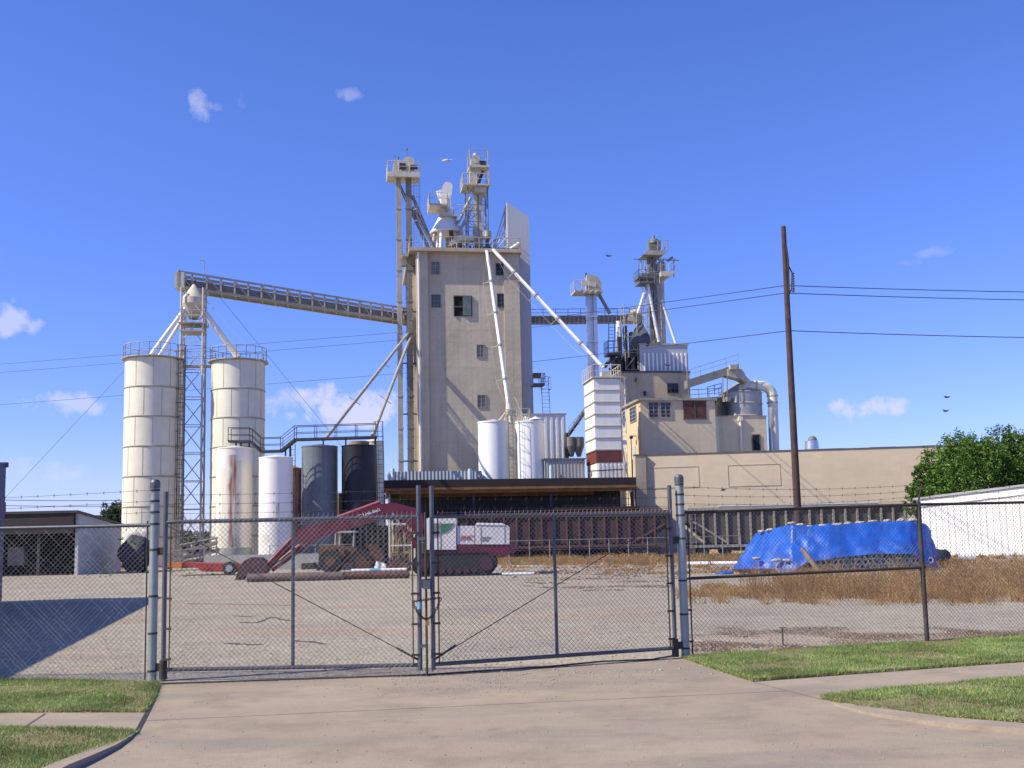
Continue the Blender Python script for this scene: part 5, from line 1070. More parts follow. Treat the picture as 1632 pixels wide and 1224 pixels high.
for k in range(3): z = .2+k*z1*.42; mb.box(Z, a.x, b.x, 56.97, 57.03, z, z+.07)
part(t, 'rack_frame', mb, 'cream_steel'); mb = MB(); rr = random.Random(3)
for i in range(15): c = a.x+.06+(b.x-a.x-.12)*i/14; mb.beam((c+rr.uniform(-.05, .05), 57.2+rr.random()*.9, .0), (c+rr.uniform(-.1, .1), 57.2+rr.random()*.9, z1*rr.uniform(.6, 1.05)), .06, .05)
for i in range(9): z = rr.uniform(.2, z1*.8); mb.beam((a.x, 57.25, z), (b.x, 57.25, z+rr.uniform(-.2, .2)), .05, .07)
part(t, 'timber_scrap', mb, 'wood_tan')
# trailer
t = thing('red_flatbed_trailer', 'low red flatbed trailer with orange front end, left of the excavator bucket', 'trailer', tuple(P(320, 915, 57)), None); t.location.z = 0
part(t, 'deck', MB().prism(pl([(289, 897), (386, 899), (386, 904), (289, 904)], 57), (0, 2.2, 0)), 'trailer_red'); part(t, 'front_panel', MB().prism(pl([(264, 897), (290, 896), (289, 906), (264, 905)], 56.9), (0, 2.2, 0)), 'trailer_orange'); part(t, 'lower_frame', MB().prism(pl([(314, 904), (378, 904), (376, 912), (322, 911)], 56.9), (0, 2, 0)).beam(P(322, 908, 56.8), P(330, 901, 56.8), .08, .08), 'trailer_red')
for x in (366,):
    q = P(x, 905, 56.6); o = part(t, 'wheel', MB().rod((q.x, 56.5, .36), (q.x, 56.75, .36), .36, 18), 'tyre'); k = part(t, 'rim', MB().rod((q.x, 56.47, .36), (q.x, 56.5, .36), .19, 14), 'galv'); k.parent = o
# pipes on the ground
def gpipe(x0, y0, x1, Y, r, m_, label, hollow=True, name='steel_pipe', ymid=None, Y2=None):
    a = P(x0, y0, Y); b = P(x1, y0, Y2 or Y); a = Vector((a.x, Y, r)); b = Vector((b.x, Y2 or Y, r)); mb = MB().rod(a, b, r, 16, cap=not hollow)
    if hollow: mb.rod(a, b, r*.86, 16, cap=False)
    return solo(name, mb, m_, label, 'pipe', tuple(a))
gpipe(395, 915, 548, 45.5, .18, 'pipe_rust', 'thick rusty pipe lying on gravel, its left end by the excavator bucket'); gpipe(549, 915, 652, 46, .17, 'rust_brown', 'thick darker rusty pipe on gravel ending at the excavator track')
gpipe(560, 908, 590, 46.6, .45/6, 'plastic_white', 'thin white plastic pipe lying on the rusty pipe, left of its blue coupling', name='plastic_pipe').location.z = .36
o = gpipe(590, 908, 606, 46.6, .09, 'pvc_blue', 'short blue coupling joining the white plastic pipes', name='pipe_coupling'); o.location.z = .36
o = gpipe(606, 908, 648, 46.6, .075, 'plastic_white', 'thin white plastic pipe right of its blue coupling', name='plastic_pipe'); o.location.z = .36
mb = MB().prism(pl([(596, 905), (600, 894), (616, 899), (614, 908)], 47.2), (0, .05, 0)); solo('white_board', mb, 'shed_white', 'small white board leaning behind the white plastic pipe', 'board', tuple(P(600, 908, 47.2)))
solo('rusty_steel_scrap', MB().prism(pl([(562, 905), (566, 896), (590, 895), (590, 906)], 52), (0, 1, 0)), 'rust_brown', 'small rusty brown steel plate standing left of the white board', 'scrap', tuple(P(576, 908, 52)))
mb = MB().prism(pl([(612, 905), (622, 896), (635, 892), (652, 900), (652, 908)], 49), (0, 1, 0)); solo('rusty_steel_scrap', mb, 'rust_brown', 'rusty brown peaked steel plate leaning beside the excavator track', 'scrap', tuple(P(610, 908, 50)))
for x0, x1, y, l_ in ((480, 500, 900, 'wide dark scrap block on the ground just right of the excavator bucket'), (504, 512, 902, 'narrow dark scrap block on the ground left of the rusty loader'), (545, 562, 901, 'dark scrap block on the ground between the loader wheels')):
    solo('scrap_block', MB().prism(pl([(x0, y+8), (x0, y-2), (x1, y-3), (x1, y+7)], 51), (0, .8, 0)), 'scrap_dark', l_, 'scrap', tuple(P(x0, 908, 51)))
gpipe(800, 912, 851, 47, .06, 'plastic_white', 'thin pale pipe lying in dry grass right of the excavator', name='plastic_pipe')
gpipe(1096, 898, 1176, 57, .1, 'plastic_white', 'pale pipe lying on the ground left of the blue tarpaulin', name='plastic_pipe', Y2=56)
# orange traffic cone, junk by shed
q = G(99, 912); t = thing('traffic_cone', 'small orange traffic cone in front of the dark open shed', 'cone', tuple(q), None); part(t, 'cone', MB().rod((q.x, q.y, .03), (q.x, q.y, .7), .18, 12, r2=.03), 'cone_orange'); part(t, 'base', MB().box(Z, q.x-.22, q.x+.22, q.y-.22, q.y+.22, 0, .03), 'cone_orange')
rr = random.Random(5)
for k, (x, y, s_, m_, lb_) in enumerate([(60, 912, .5, 'rust_brown', 'left low heap of rusty scrap at the open mouth of the dark shed'), (82, 911, .4, 'machine_orange', 'right low heap of orange rusty scrap at the open mouth of the dark shed'), (175, 908, .9, 'trailer_red', 'heap of red and dark scrap beside the pale shed wall')]):
    q = G(x, y); mb = MB()
    for i in range(14): a = q+Vector((rr.uniform(-1, 1)*s_*1.6, rr.uniform(-.5, .5), rr.uniform(.02, .25)*s_*2)); mb.beam(a, a+Vector((rr.uniform(-1, 1), rr.uniform(-.3, .3), rr.uniform(-.1, .4)))*s_, .12, .1)
    mb.ball((q.x, q.y, .1), s_*.5, 8, 5, (1.8, 1, .7), .5); solo('scrap_heap', mb, m_, lb_, 'scrap', tuple(q))
q = G(206, 913); mb = MB().ball((q.x, q.y+1.0, 1.1), 1.0, 24, 14, (.98, 1.1, 1.15), .35)
for i in range(12): a = Vector((q.x+rr.uniform(-.9, .8), q.y+rr.uniform(-.2, 1), rr.uniform(.3, 2.1))); mb.beam(a, a+Vector((rr.uniform(-.7, .7), .1, rr.uniform(-.5, .3))), .1, .08)
solo('dark_scrap_mound', mb, 'scrap_dark', 'man high dark mound of scrap between the pale shed wall and the left gate post', 'scrap', tuple(q))
mb = MB()
for i in range(8): mb.rod(G(130+i*4, 913)+Vector((0, 0, .05)), G(168+i*5, 902)+Vector((0, 2, .5+.08*i)), .05, 6)
solo('leaning_pipes', mb, 'galv', 'bundle of thin grey pipes leaning on scrap before the pale shed wall', 'pipes', tuple(G(150, 912)))

# ------------------------------------------------------------------ left open shed
t = thing('open_shed', 'dark open fronted machinery shed with a pale end wall at the far left', 'shed', (P(60, 915, 64).x, 64, 0), None)
xr = P(125, 860, 64).x; zf = P(100, 818, 64).z; zb_ = P(188, 838, 70.4).z; xl = xr-26
part(t, 'end_wall', MB().prism([(xr, 64, 0), (xr, 71, 0), (xr, 71, zb_), (xr, 64, zf)], (-.2, 0, 0)), 'shed_end'); part(t, 'roof', MB().hexa([(xl, 63.6, zf), (xr+.1, 63.6, zf), (xr+.1, 71.1, zb_), (xl, 71.1, zb_), (xl, 63.6, zf+.15), (xr+.1, 63.6, zf+.15), (xr+.1, 71.1, zb_+.15), (xl, 71.1, zb_+.15)]), 'dark_steel')
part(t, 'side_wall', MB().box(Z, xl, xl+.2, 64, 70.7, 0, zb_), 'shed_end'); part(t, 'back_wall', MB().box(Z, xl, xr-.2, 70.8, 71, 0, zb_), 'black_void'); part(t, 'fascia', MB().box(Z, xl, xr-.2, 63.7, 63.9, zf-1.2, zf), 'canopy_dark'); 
for x in (0, 62): c = P(x, 860, 64).x; part(t, 'post', MB().box(Z, c-.08, c+.08, 63.95, 64.1, 0, zf-.1), 'dark_steel')
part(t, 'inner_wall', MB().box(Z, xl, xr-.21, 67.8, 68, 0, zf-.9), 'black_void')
q = P(25, 893, 66); mb = MB().box(Z, q.x-.5, q.x+.5, 66, 66.4, .6, 1.7); solo('storage_cabinet', mb, 'grey_steel', 'dull grey cabinet inside the dark open shed', 'cabinet', (q.x, 66, .6))
q = P(186, 822, 120); mb = MB().box(Z, q.x-4, q.x+3, 120, 126, 0, P(186, 826, 120).z).prism([(q.x-4.4, 119.7, P(186, 828, 120).z), (q.x+3.4, 119.7, P(186, 828, 120).z), (q.x-4.4, 119.7, P(150, 819, 120).z)], (0, 6, 0)); solo('red_roofed_building', mb, 'shutter_red', 'distant dark red building behind the pale shed wall', 'building', (q.x, 120, 0))
# blue container at left edge
q = P(3.5, 950, 33.2); zc_ = P(3, 741, 32).z
CF = Frame(12, (-15.35, 32.0)); 
# sides: the right long side runs from the far corner towards the camera
far = Vector((P(3, 950, 32).x, 32.0, 0)); dirc = Vector((.235, -1, 0)).normalized()*21; lef = Vector((-dirc.y, dirc.x, 0)).normalized()*-2.6
lef = Vector((-3.0, 0, 0))
t = thing('blue_container', 'dark blue trailer box whose edge just shows at the far left', 'container', tuple(far), None)
zB_ = .0
part(t, 'box_body', MB().hexa([far+Vector((0, 0, .06)), far+lef+Vector((0, 0, .06)), far+lef+dirc+Vector((0, 0, .06)), far+dirc+Vector((0, 0, .06)), far+Vector((0, 0, zc_)), far+lef+Vector((0, 0, zc_)), far+lef+dirc+Vector((0, 0, zc_)), far+dirc+Vector((0, 0, zc_))]), 'container_blue')
part(t, 'top_rail', MB().beam(far+Vector((.04, 0, zc_)), far+lef+Vector((0, 0, zc_)), .15, .15), 'container_blue')

# ------------------------------------------------------------------ tarpaulin stack
def lerp(a, b, f): return a+(b-a)*f
cols = [((1176, 903, 47.5), (1209, 850, 47.2)), ((1168, 908, 44.6), (1205, 850, 45.2)), ((1205, 911, 43.4), (1228, 843, 44.2)), ((1262, 913, 42.0), (1262, 836, 42.9)), ((1285, 896, 41.9), (1292, 839, 42.7)), ((1340, 888, 41.9), (1340, 836, 42.6)), ((1400, 882, 42), (1400, 832, 42.6)),
        ((1455, 883, 42), (1452, 831, 42.5)), ((1480, 903, 42.2), (1472, 834, 42.6)), ((1491, 905, 43.5), (1484, 846, 43.6)), ((1490, 903, 46), (1478, 838, 45.6)), ((1300, 896, 48.5), (1300, 836, 47)), ((1176, 903, 47.5), (1209, 850, 47.2))]
per = []; NS = 14
for i in range(len(cols)-1):
    for k in range(NS):
        f = k/NS; (b0, t0), (b1_, t1) = cols[i], cols[i+1]
        per.append((P(*b0).lerp(P(*b1_), f), P(*t0).lerp(P(*t1), f)))
cen = Vector((P(1345, 836, 44.8).x, 44.8, P(1345, 834, 44).z)); cen0 = cen
mb = MB(); NP = len(per); vs = []; NV = 14; NT = 7
def disp(p, s_):
    n1 = noise.noise(p*1.1+Vector((3, 0, 0)))*.22 + abs(noise.noise(Vector((p.x*1.5+p.z*1.3, p.y*1.5, p.z*.7))))*.34 + abs(noise.noise(Vector((p.x*3.6-p.z*2.6, p.y*3, p.z*1.5+9))))*.10; return n1*s_
for j in range(NV+1):
    for b, tp in per:
        f = j/NV; p = b.lerp(tp, f); out = Vector((p.x-cen.x, (p.y-cen.y)*2.0, 0)).normalized(); p = p+out*(disp(p, .8)-.08)*(1-f*.5); vs.append(Vector((p.x, p.y, max(p.z, .03))))
for j in range(1, NT+1):
    for b, tp in per:
        f = j/NT; c = Vector((cen.x+(tp.x-cen.x)*.7, 45, tp.z)); p = tp.lerp(c, f*.95); p.z += disp(p*1.3, .3)*min(1, f*3)*.5; vs.append(p)
rows = NV+NT
mb.add(vs, [(j*NP+i, j*NP+(i+1) % NP, (j+1)*NP+(i+1) % NP, (j+1)*NP+i) for j in range(rows) for i in range(NP)], True)
mb.add([vs[rows*NP+i] for i in range(NP)], [tuple(range(NP))])
q = P(1330, 912, 44); solo('blue_tarpaulin', mb, 'tarp', 'crumpled bright blue tarpaulin draped over a long stack in the yard', 'tarpaulin', (q.x, 44, 0))
rr = random.Random(9)
bags = [(1215, 847, 44.6), (1228, 845, 44.2), (1262, 834, 43.1), (1275, 837, 43), (1290, 840, 42.9), (1312, 838, 42.9), (1335, 836, 42.8), (1352, 834, 42.8), (1372, 833, 42.8), (1392, 831, 42.8), (1415, 830, 42.8), (1436, 829, 42.8), (1455, 829, 42.8), (1205, 890, 43.3), (1238, 893, 42.5), (1255, 893, 42.3), (1232, 911, 42.2)]
for i, b in enumerate(bags):
    p = P(*b); mb = MB().ball(p, .11, 10, 7, (1.3+rr.random()*.8, 1.2, .6), .6); low = i >= 13
    solo('sandbag', mb, 'bag', 'tan sandbag lying on the lower left skirt of the blue tarpaulin' if low else 'tan sandbag in the row weighing down the top edge of the blue tarpaulin', 'sandbag', tuple(p-Vector((0, 0, .08))), 'sandbags on the tarp skirt' if low else 'sandbags along the tarp top')
# pipe ends under the tarp
p0 = P(1296, 903, 42.6); pr = .115
base = MB().rod((0, 0, 0), (0, 3.2, 0), pr, 14, cap=False).rod((0, 0, 0), (0, 3.2, 0), pr*.72, 14, cap=False)
ring = []; 
for k in range(14):
    a, b = 2*math.pi*k/14, 2*math.pi*(k+1)/14
    base.add([(pr*math.cos(a), 0, pr*math.sin(a)), (pr*math.cos(b), 0, pr*math.sin(b)), (pr*.72*math.cos(b), 0, pr*.72*math.sin(b)), (pr*.72*math.cos(a), 0, pr*.72*math.sin(a))], [(0, 1, 2, 3)])
first = None
for row in range(3):
    for i in range(20 if row < 2 else 19):
        x = p0.x+(i+.5*(row % 2))*pr*2.04; 
        if first is None: first = mesh_obj('stacked_pipe', base, 'pvc_grey', loc=(0, 0, 0), norm=False); o = first; props(o, 'pale grey pipe with open round end, in the stack under the blue tarpaulin', 'pipe', 'pipes stacked under the tarpaulin')
        else: o = first.copy(); S.collection.objects.link(o)
        o.location = (x, 42.35+rr.uniform(-.05, .12), .2+row*pr*1.78)
q = p0; solo('timber_bearer', MB().box(Z, q.x-.1, q.x+5.3, 42.5, 42.65, 0, .08), 'wood_tan', 'timber bearer under the front of the pipe stack', 'timber', (q.x, 42.5, 0))
t = thing('wooden_pallet', 'dark red edged pallet poking out under the left end of the tarpaulin', 'pallet', tuple(G(1195, 914)), None)
a = G(1168, 915); b = G(1226, 914); part(t, 'deck', MB().box(Z, a.x, b.x, 42.0, 43.2, .14, .2), 'shutter_red'); mb = MB()
for c in (a.x+.1, (a.x+b.x)/2, b.x-.1): mb.box(Z, c-.06, c+.06, 42.02, 43.2, 0, .14)
part(t, 'bearer', mb, 'wood_tan')
mb = MB(); q = G(1155, 915); 
for i in range(3): mb.ball((q.x+i*.25, q.y, .04), .22, 10, 6, (1.3, 1, .35), .5)
solo('tarp_scrap', mb, 'tarp', 'small loose scrap of blue tarp on the gravel left of the stack', 'tarpaulin', tuple(q))
solo('leaning_timber', MB().rod(P(1278, 874, 41.4), P(1304, 910, 41.0), .09, 8), 'wood_tan', 'tan round timber leaning against the front of the tarpaulin', 'timber', tuple(P(1304, 910, 41)))
q = G(1528, 895); q = Vector((P(1528, 888, 55).x, 55, 0)); t = thing('white_drum', 'white plastic drum lying on its side before the white shed', 'drum', tuple(q), None)
part(t, 'drum_body', MB().rod((q.x, 55, .3), (q.x+.75, 54.7, .3), .29, 18), 'plastic_white'); part(t, 'hoop', MB().rod((q.x+.22, 54.91, .3), (q.x+.27, 54.89, .3), .31, 18).rod((q.x+.5, 54.8, .3), (q.x+.55, 54.78, .3), .31, 18).rod((q.x-.02, 55.01, .3), (q.x+.03, 54.99, .3), .31, 18), 'plastic_white')
q = G(1497, 898); mb = MB().ball((q.x, q.y+.5, .35), .42, 14, 8, (1.6, 1, .9), .5); solo('dark_tarp_bundle', mb, 'scrap_dark', 'dark lumpy bundle on the ground at the right end of the blue tarpaulin', 'bundle', (q.x, q.y, 0))

# ------------------------------------------------------------------ white shed right
sa = Vector((P(1470, 880, 69).x, 69, 0)); WF = Frame(50, (sa.x, sa.y))
t = thing('white_metal_shed', 'bright white ribbed metal shed at the right edge behind the fence', 'shed', tuple(sa), WF)
zl0 = P(1468, 797, 69).z; u1, z1 = WF.uz(1632, 776, 0); sl = (z1-zl0)/u1; Lm = 9.0
part(t, 'wall', MB().prism([WF.pt(0, 0, 0), WF.pt(Lm, 0, 0), WF.pt(Lm, 0, zl0+sl*Lm), WF.pt(0, 0, zl0)], WF.n*12), 'shed_white')
mb = MB(); mb.hexa([WF.pt(-.3, -.25, zl0+.0), WF.pt(Lm, -.25, zl0+sl*Lm), WF.pt(Lm, 12, zl0+sl*Lm), WF.pt(-.3, 12, zl0)] + [WF.pt(-.3, -.25, zl0+.14), WF.pt(Lm, -.25, zl0+sl*Lm+.14), WF.pt(Lm, 12, zl0+sl*Lm+.14), WF.pt(-.3, 12, zl0+.14)]); part(t, 'roof', mb, 'galv')
mb = MB(); n = 22
for i in range(n): c = .2+i*Lm/n; mb.box(WF, c, c+.06, -.04, .0, .05, zl0+sl*c-.5)
part(t, 'wall_rib', mb, 'shed_white'); part(t, 'fascia', MB().prism([WF.pt(-.15, -.12, zl0-.45), WF.pt(Lm, -.12, zl0+sl*Lm-.45), WF.pt(Lm, -.12, zl0+sl*Lm-.01), WF.pt(-.15, -.12, zl0-.01)], WF.n*.1), 'shed_white')

# ------------------------------------------------------------------ trees
def tree(label, name, blobs, trunk, matn, n, leaf, seed, group=None, squash=1.0):
    rr = random.Random(seed); blobs = [(Vector(c)-Vector((0, 0, .3 if len(blobs) > 5 else 0)), r) for c, r in blobs]; base = Vector(trunk[0]); t = thing(name, label, 'tree', (base.x, base.y, 0), None, group)
    mb = MB(); mb.tube([base, base.lerp(Vector(trunk[1]), .5)+Vector((.1, 0, 0)), Vector(trunk[1])], [.28, .22, .14], 10)
    for c, r in blobs:
        mb.tube([Vector(trunk[1])-Vector((0, 0, .8)), Vector(trunk[1]).lerp(Vector(c), .55)+Vector((0, 0, -.3)), Vector(c)], [.12, .07, .02], 6)
    part(t, 'trunk', mb, 'bark')
    lv = MB(); tot_ = sum(r**2 for c, r in blobs)
    for c, r in blobs:
        c = Vector(c)
        k = int(n*r*r/tot_/28)
        for _ in range(k):
            d = Vector((rr.gauss(0, 1), rr.gauss(0, 1), rr.gauss(0, 1))).normalized(); cc = c+d*r*(rr.random()**.4)*Vector((1, 1, squash)).length/1.732; 
            axis = (d+Vector((rr.uniform(-.5, .5), rr.uniform(-.5, .5), rr.uniform(.0, .8)))).normalized()
            for q in range(28):
                p = cc+axis*rr.uniform(-.1, .75)*r*.34+Vector((rr.gauss(0, 1), rr.gauss(0, 1), rr.gauss(0, 1)))*r*.10
                a = Vector((rr.gauss(0, 1), rr.gauss(0, 1), rr.gauss(0, .6))).normalized()*leaf*rr.uniform(.6, 1.2); b = a.orthogonal().normalized()*leaf*.42
                b = Matrix.Rotation(rr.uniform(0, 6.3), 3, a.normalized()) @ b
                i0 = len(lv.v); lv.v += [tuple(p-a*.5), tuple(p+b*.5), tuple(p+a*.5), tuple(p-b*.5)]; lv.f.append((i0, i0+1, i0+2, i0+3)); lv.s.append(False)
    part(t, 'crown', lv, matn); return t
bl = [(P(1500, 735, 73), 1.3), (P(1530, 720, 74), 1.5), (P(1560, 720, 72), 1.5), (P(1595, 712, 74), 1.5), (P(1540, 760, 72), 1.9), (P(1500, 770, 73), 1.5), (P(1580, 760, 73), 1.9), (P(1620, 745, 73), 1.8), (P(1480, 755, 73.5), .9), (P(1468, 750, 73), .7), (P(1470, 775, 73), .9), (P(1465, 790, 74), .8), (P(1455, 800, 74), .7), (P(1475, 812, 74), .9),
      (P(1600, 695, 73), .45), (P(1565, 703, 73), .45), (P(1510, 714, 73), .5), (P(1640, 720, 74), 1.6), (P(1670, 760, 73), 2.2), (P(1520, 795, 73), 1.6), (P(1455, 747, 73), .35), (P(1450, 770, 73), .3), (P(1625, 700, 73), .5), (P(1535, 708, 73), .4)]
tb = P(1560, 880, 73); tree('big green leafy tree behind the white shed at the right', 'broadleaf_tree', bl, ((tb.x, 73, 0), (tb.x, 73, 3.4)), 'leaves', 46000, .25, 4)
tb = P(183, 900, 110); tree('small distant green tree peeking out left of the first silo', 'distant_tree', [(P(183, 815, 110), 1.2), (P(190, 825, 110), 1.5), (P(178, 830, 110), 1.2)], ((tb.x, 110, 0), (tb.x, 110, 2.5)), 'leaves_far', 3500, .35, 5)
tl = MB(); rr = random.Random(21)
for i in range(9000):
    x = rr.uniform(-110, 150); hgt = 4.6+1.6*noise.noise(Vector((x*.07, 0, 0)))+1.0*noise.noise(Vector((x*.3, 4, 0))); z = rr.uniform(0, 1)**.8*hgt; p = Vector((x, 230+rr.uniform(0, 10), z)); a = Vector((rr.gauss(0, 1), rr.gauss(0, 1), rr.gauss(0, 1))).normalized()*.8; b = a.orthogonal().normalized()*.6
    i0 = len(tl.v); tl.v += [tuple(p-a), tuple(p+b), tuple(p+a), tuple(p-b)]; tl.f.append((i0, i0+1, i0+2, i0+3)); tl.s.append(False)
struct('far_treeline', tl, 'leaves_far', 'stuff')

# ------------------------------------------------------------------ utility pole and wires
PY = 56
b0 = P(1273, 850, PY); tp = P(1248.5, 361, PY); d_ = (tp-b0).normalized(); bs = b0 - d_*(b0.z/d_.z)
t = thing('utility_pole', 'tall leaning brown wooden utility pole in front of the long warehouse', 'utility pole', (bs.x, bs.y, 0), None)
part(t, 'pole', MB().tube([bs, bs.lerp(tp, .5), tp], [.21, .175, .125], 14), 'wood_pole')
mb = MB().tube([P(1253, 393, PY-.1), P(1256, 415, PY-.1), P(1257.5, 470, PY-.1)], .05, 6); part(t, 'conduit', mb, 'wood_pole')
mb = MB(); a = P(1263.5, 434, PY-.1); b = P(1264.5, 466, PY-.1)
for i in range(8): c = a.lerp(b, (i+.5)/8); mb.rod(c-Vector((0, 0, .03)), c+Vector((0, 0, .03)), .085, 10)
mb.rod(a, b, .03, 6); mb.rod(P(1262, 434, PY-.1), P(1261, 462, PY-.1), .03, 5); part(t, 'insulator', mb, 'insulator')
mb = MB().rod(P(1255, 420, PY), P(1262, 434, PY), .035, 5).rod(P(1257, 470, PY), P(1262, 460, PY), .035, 5).rod(P(1256, 500, PY-.15), P(1259, 506, PY-.15), .07, 6); part(t, 'bracket', mb, 'wire_dark')
def sag(a, b, s_, n=14):
    return [a.lerp(b, i/n)-Vector((0, 0, s_*4*(i/n)*(1-i/n))) for i in range(n+1)]
YB = 135.0
lbs = ['uppermost overhead wire crossing the sky behind the elevator', 'second overhead wire just under the uppermost one', 'lowest of the three overhead wires crossing the sky']
for i, (yl, yt_, yr, yrr, ym) in enumerate(((583, 541, 455, 461, 521), (596, 552, 467, 474, 533), (648, 608, 527, 534, 587))):
    pa = P(1251.5 if i < 2 else 1257, yr, PY); mid = P(800, ym-5, YB); far_ = P(-250, yl+ (yl-yt_)*.39, YB+8); rg = P(1900, yrr+6, PY+6)
    mb = MB()
    for pts in (sag(pa, rg, .12), sag(pa, mid, .05), sag(mid, far_, .1)): mb.path(pts, .024 if pts[0] is not mid else .032, 5)
    solo('overhead_wire', mb, 'wire_dark', lbs[i], 'wire', tuple(pa))
q = P(800, 700, YB); t = thing('rear_utility_pole', 'utility pole hidden behind the concrete elevator carrying the wires', 'utility pole', (q.x, YB, 0), None); part(t, 'pole', MB().rod((q.x, YB, 0), P(800, 510, YB), .15, 8), 'wood_pole')
mb = MB()
for y0_, y1_ in ((794, 797), (803, 806)): mb.path(sag(P(-60, y0_+1, 95), P(215, y1_, 95), .1), .03, 5)
mb.rod(P(8, 850, 95), P(8, 800, 95), .08, 5); solo('low_cable', mb, 'wire_dark', 'pair of low dark cables running behind the open shed at the left', 'wire', tuple(P(8, 850, 95)))
# birds
for (x, y, Y, s_, m_, lb_) in ((711, 256, 95, .55, 'bird', 'pale bird flying between the two tall roof legs'), (1064, 582, 90, .3, 'bird_dark', 'tiny dark bird to the right of the white penthouse'), (970, 408, 90, .3, 'bird_dark', 'tiny dark bird left of the tall leg tower'), (1507, 655, 80, .28, 'bird_dark', 'tiny bird over the warehouse, lower of two'), (1509, 633, 80, .28, 'bird_dark', 'tiny bird over the warehouse, upper of two')):
    p = P(x, y, Y); mb = MB().ball(p, .16*s_/.5, 8, 6, (2.2, .8, .8)); L_ = s_
    for sg in (-1, 1): mb.prism([p+Vector((-.1, 0, .02)), p+Vector((.18, 0, .02)), p+Vector((.3*sg+.05, 0, .28))*L_*2, p+Vector((.85*sg, sg*.2, .22))*L_], (0, .03, .02)) if False else mb.hexa([p+Vector((-.08, sg*.02, 0)), p+Vector((.1, sg*.02, 0)), p+Vector((.1+sg*L_*.9, sg*.1, .25*L_)), p+Vector((-.05+sg*L_*.9, sg*.1, .25*L_))] + [p+Vector((-.08, sg*.02, .03)), p+Vector((.1, sg*.02, .03)), p+Vector((.1+sg*L_*.9, sg*.1, .25*L_+.02)), p+Vector((-.05+sg*L_*.9, sg*.1, .25*L_+.02))])
    solo('bird', mb, m_, lb_, 'bird', tuple(p))

# ------------------------------------------------------------------ weeds
def weeds(mb, x0, x1, y0, y1, n, h, spread=.25, seed=1, clump=1.2, wd_=.016, thr=-.15):
    rr = random.Random(seed)
    for _ in range(n):
        px, py = rr.uniform(x0, x1), rr.uniform(y0, y1); g_ = G(px, py); k = noise.noise(Vector((g_.x*clump, g_.y*clump, seed)))
        if k < thr: continue
        hh_ = h*(.55+.8*max(0, k+.2))*rr.uniform(.6, 1.2); wv = wd_*rr.uniform(.7, 1.5)*max(1, g_.y/25)
        for q in range(4):
            a = Vector((rr.gauss(0, spread), rr.gauss(0, spread), 1))*hh_*rr.uniform(.5, 1); o_ = Vector((g_.x+rr.gauss(0, .06), g_.y+rr.gauss(0, .06), 0)); s_ = Vector((wv, 0, 0)) if rr.random() < .7 else Vector((0, wv, 0))
            i0 = len(mb.v); mb.v += [tuple(o_), tuple(o_+s_*1.6), tuple(o_+a)]; mb.f.append((i0, i0+1, i0+2)); mb.s.append(False)
            if h > .12:
                for _k in range(3):
                    c0 = o_+a*rr.uniform(.35, .95); dd_ = (a.normalized()*.6+Vector((rr.gauss(0, .6), rr.gauss(0, .5), rr.gauss(.1, .3))))*hh_*.16; i0 = len(mb.v)
                    mb.v += [tuple(c0), tuple(c0+dd_*.5+Vector((wv*1.3, 0, 0))), tuple(c0+dd_)]; mb.f.append((i0, i0+1, i0+2)); mb.s.append(False)
wb = MB()
weeds(wb, 1080, 1700, 936, 955, 7500, .24, .5, 2, 1.1, .006, .06); weeds(wb, 1240, 1700, 924, 961, 5200, .58, .36, 3, 1.0, .006, .15); weeds(wb, 1180, 1700, 922, 958, 2600, .8, .25, 23, 1.8, .006, .25); weeds(wb, 1090, 1700, 940, 966, 2600, .30, .8, 6, 1.6, .006, .12); weeds(wb, 1500, 1700, 905, 950, 2500, .5, .5, 16, 1.6, .006, .1)
struct('dry_weeds', wb, 'weeds', 'stuff')
wb = MB(); weeds(wb, 790, 1180, 889, 901, 4200, .5, .35, 4, .5, .006); weeds(wb, 800, 1180, 899, 916, 2600, .14, .7, 8, .5, .012, thr=.08); weeds(wb, 1450, 1640, 886, 905, 600, .25, .3, 5, .5); struct('siding_weeds', wb, 'weeds', 'stuff')
wb = MB(); weeds(wb, 1095, 1640, 1000, 1030, 4600, .03, 1.8, 7, .9, .007, -.02); weeds(wb, 1095, 1640, 1028, 1046, 1600, .05, 1.2, 12, 2, .008, -.1); weeds(wb, 840, 1090, 908, 942, 2600, .05, 1.4, 13, .6, .012, .12); struct('dead_stubble', wb, 'dead', 'stuff')
rk = MB(); rr = random.Random(31)
for i in range(2200):
    px, py = rr.uniform(-20, 1640), rr.uniform(905, 922) if rr.random() < .25 else rr.uniform(925, 1075); g_ = G(px, py); s_ = rr.uniform(.006, .018) if py > 925 else rr.uniform(.03, .09)
    if py < 925 and not (265 < px < 350 or 800 < px < 1100 or 100 < px < 190): continue
    rk.ball((g_.x, g_.y, s_*.3), s_, 5, 3, (1.3, 1, .7), .6)
for i in range(1500):
    px = rr.gauss(800, 130); py = 1072+(880-px)*.028+abs(rr.gauss(0, 13)); g_ = G(px, py); s_ = rr.uniform(.003, .009)
    if noise.noise(Vector((g_.x*2, g_.y*3, 1))) < -.1: continue
    rk.ball((g_.x, g_.y, .004+s_*.3), s_, 5, 3, (1.3, 1, .7), .6)
for i in range(260):
    px, py = rr.uniform(160, 1600), rr.uniform(1095, 1224); g_ = G(px, py); s_ = rr.uniform(.003, .008); rk.ball((g_.x, g_.y, .004+s_*.3), s_, 5, 3, (1.3, 1, .7), .6)
struct('loose_stones', rk, 'rock', 'stuff')
jt = MB()
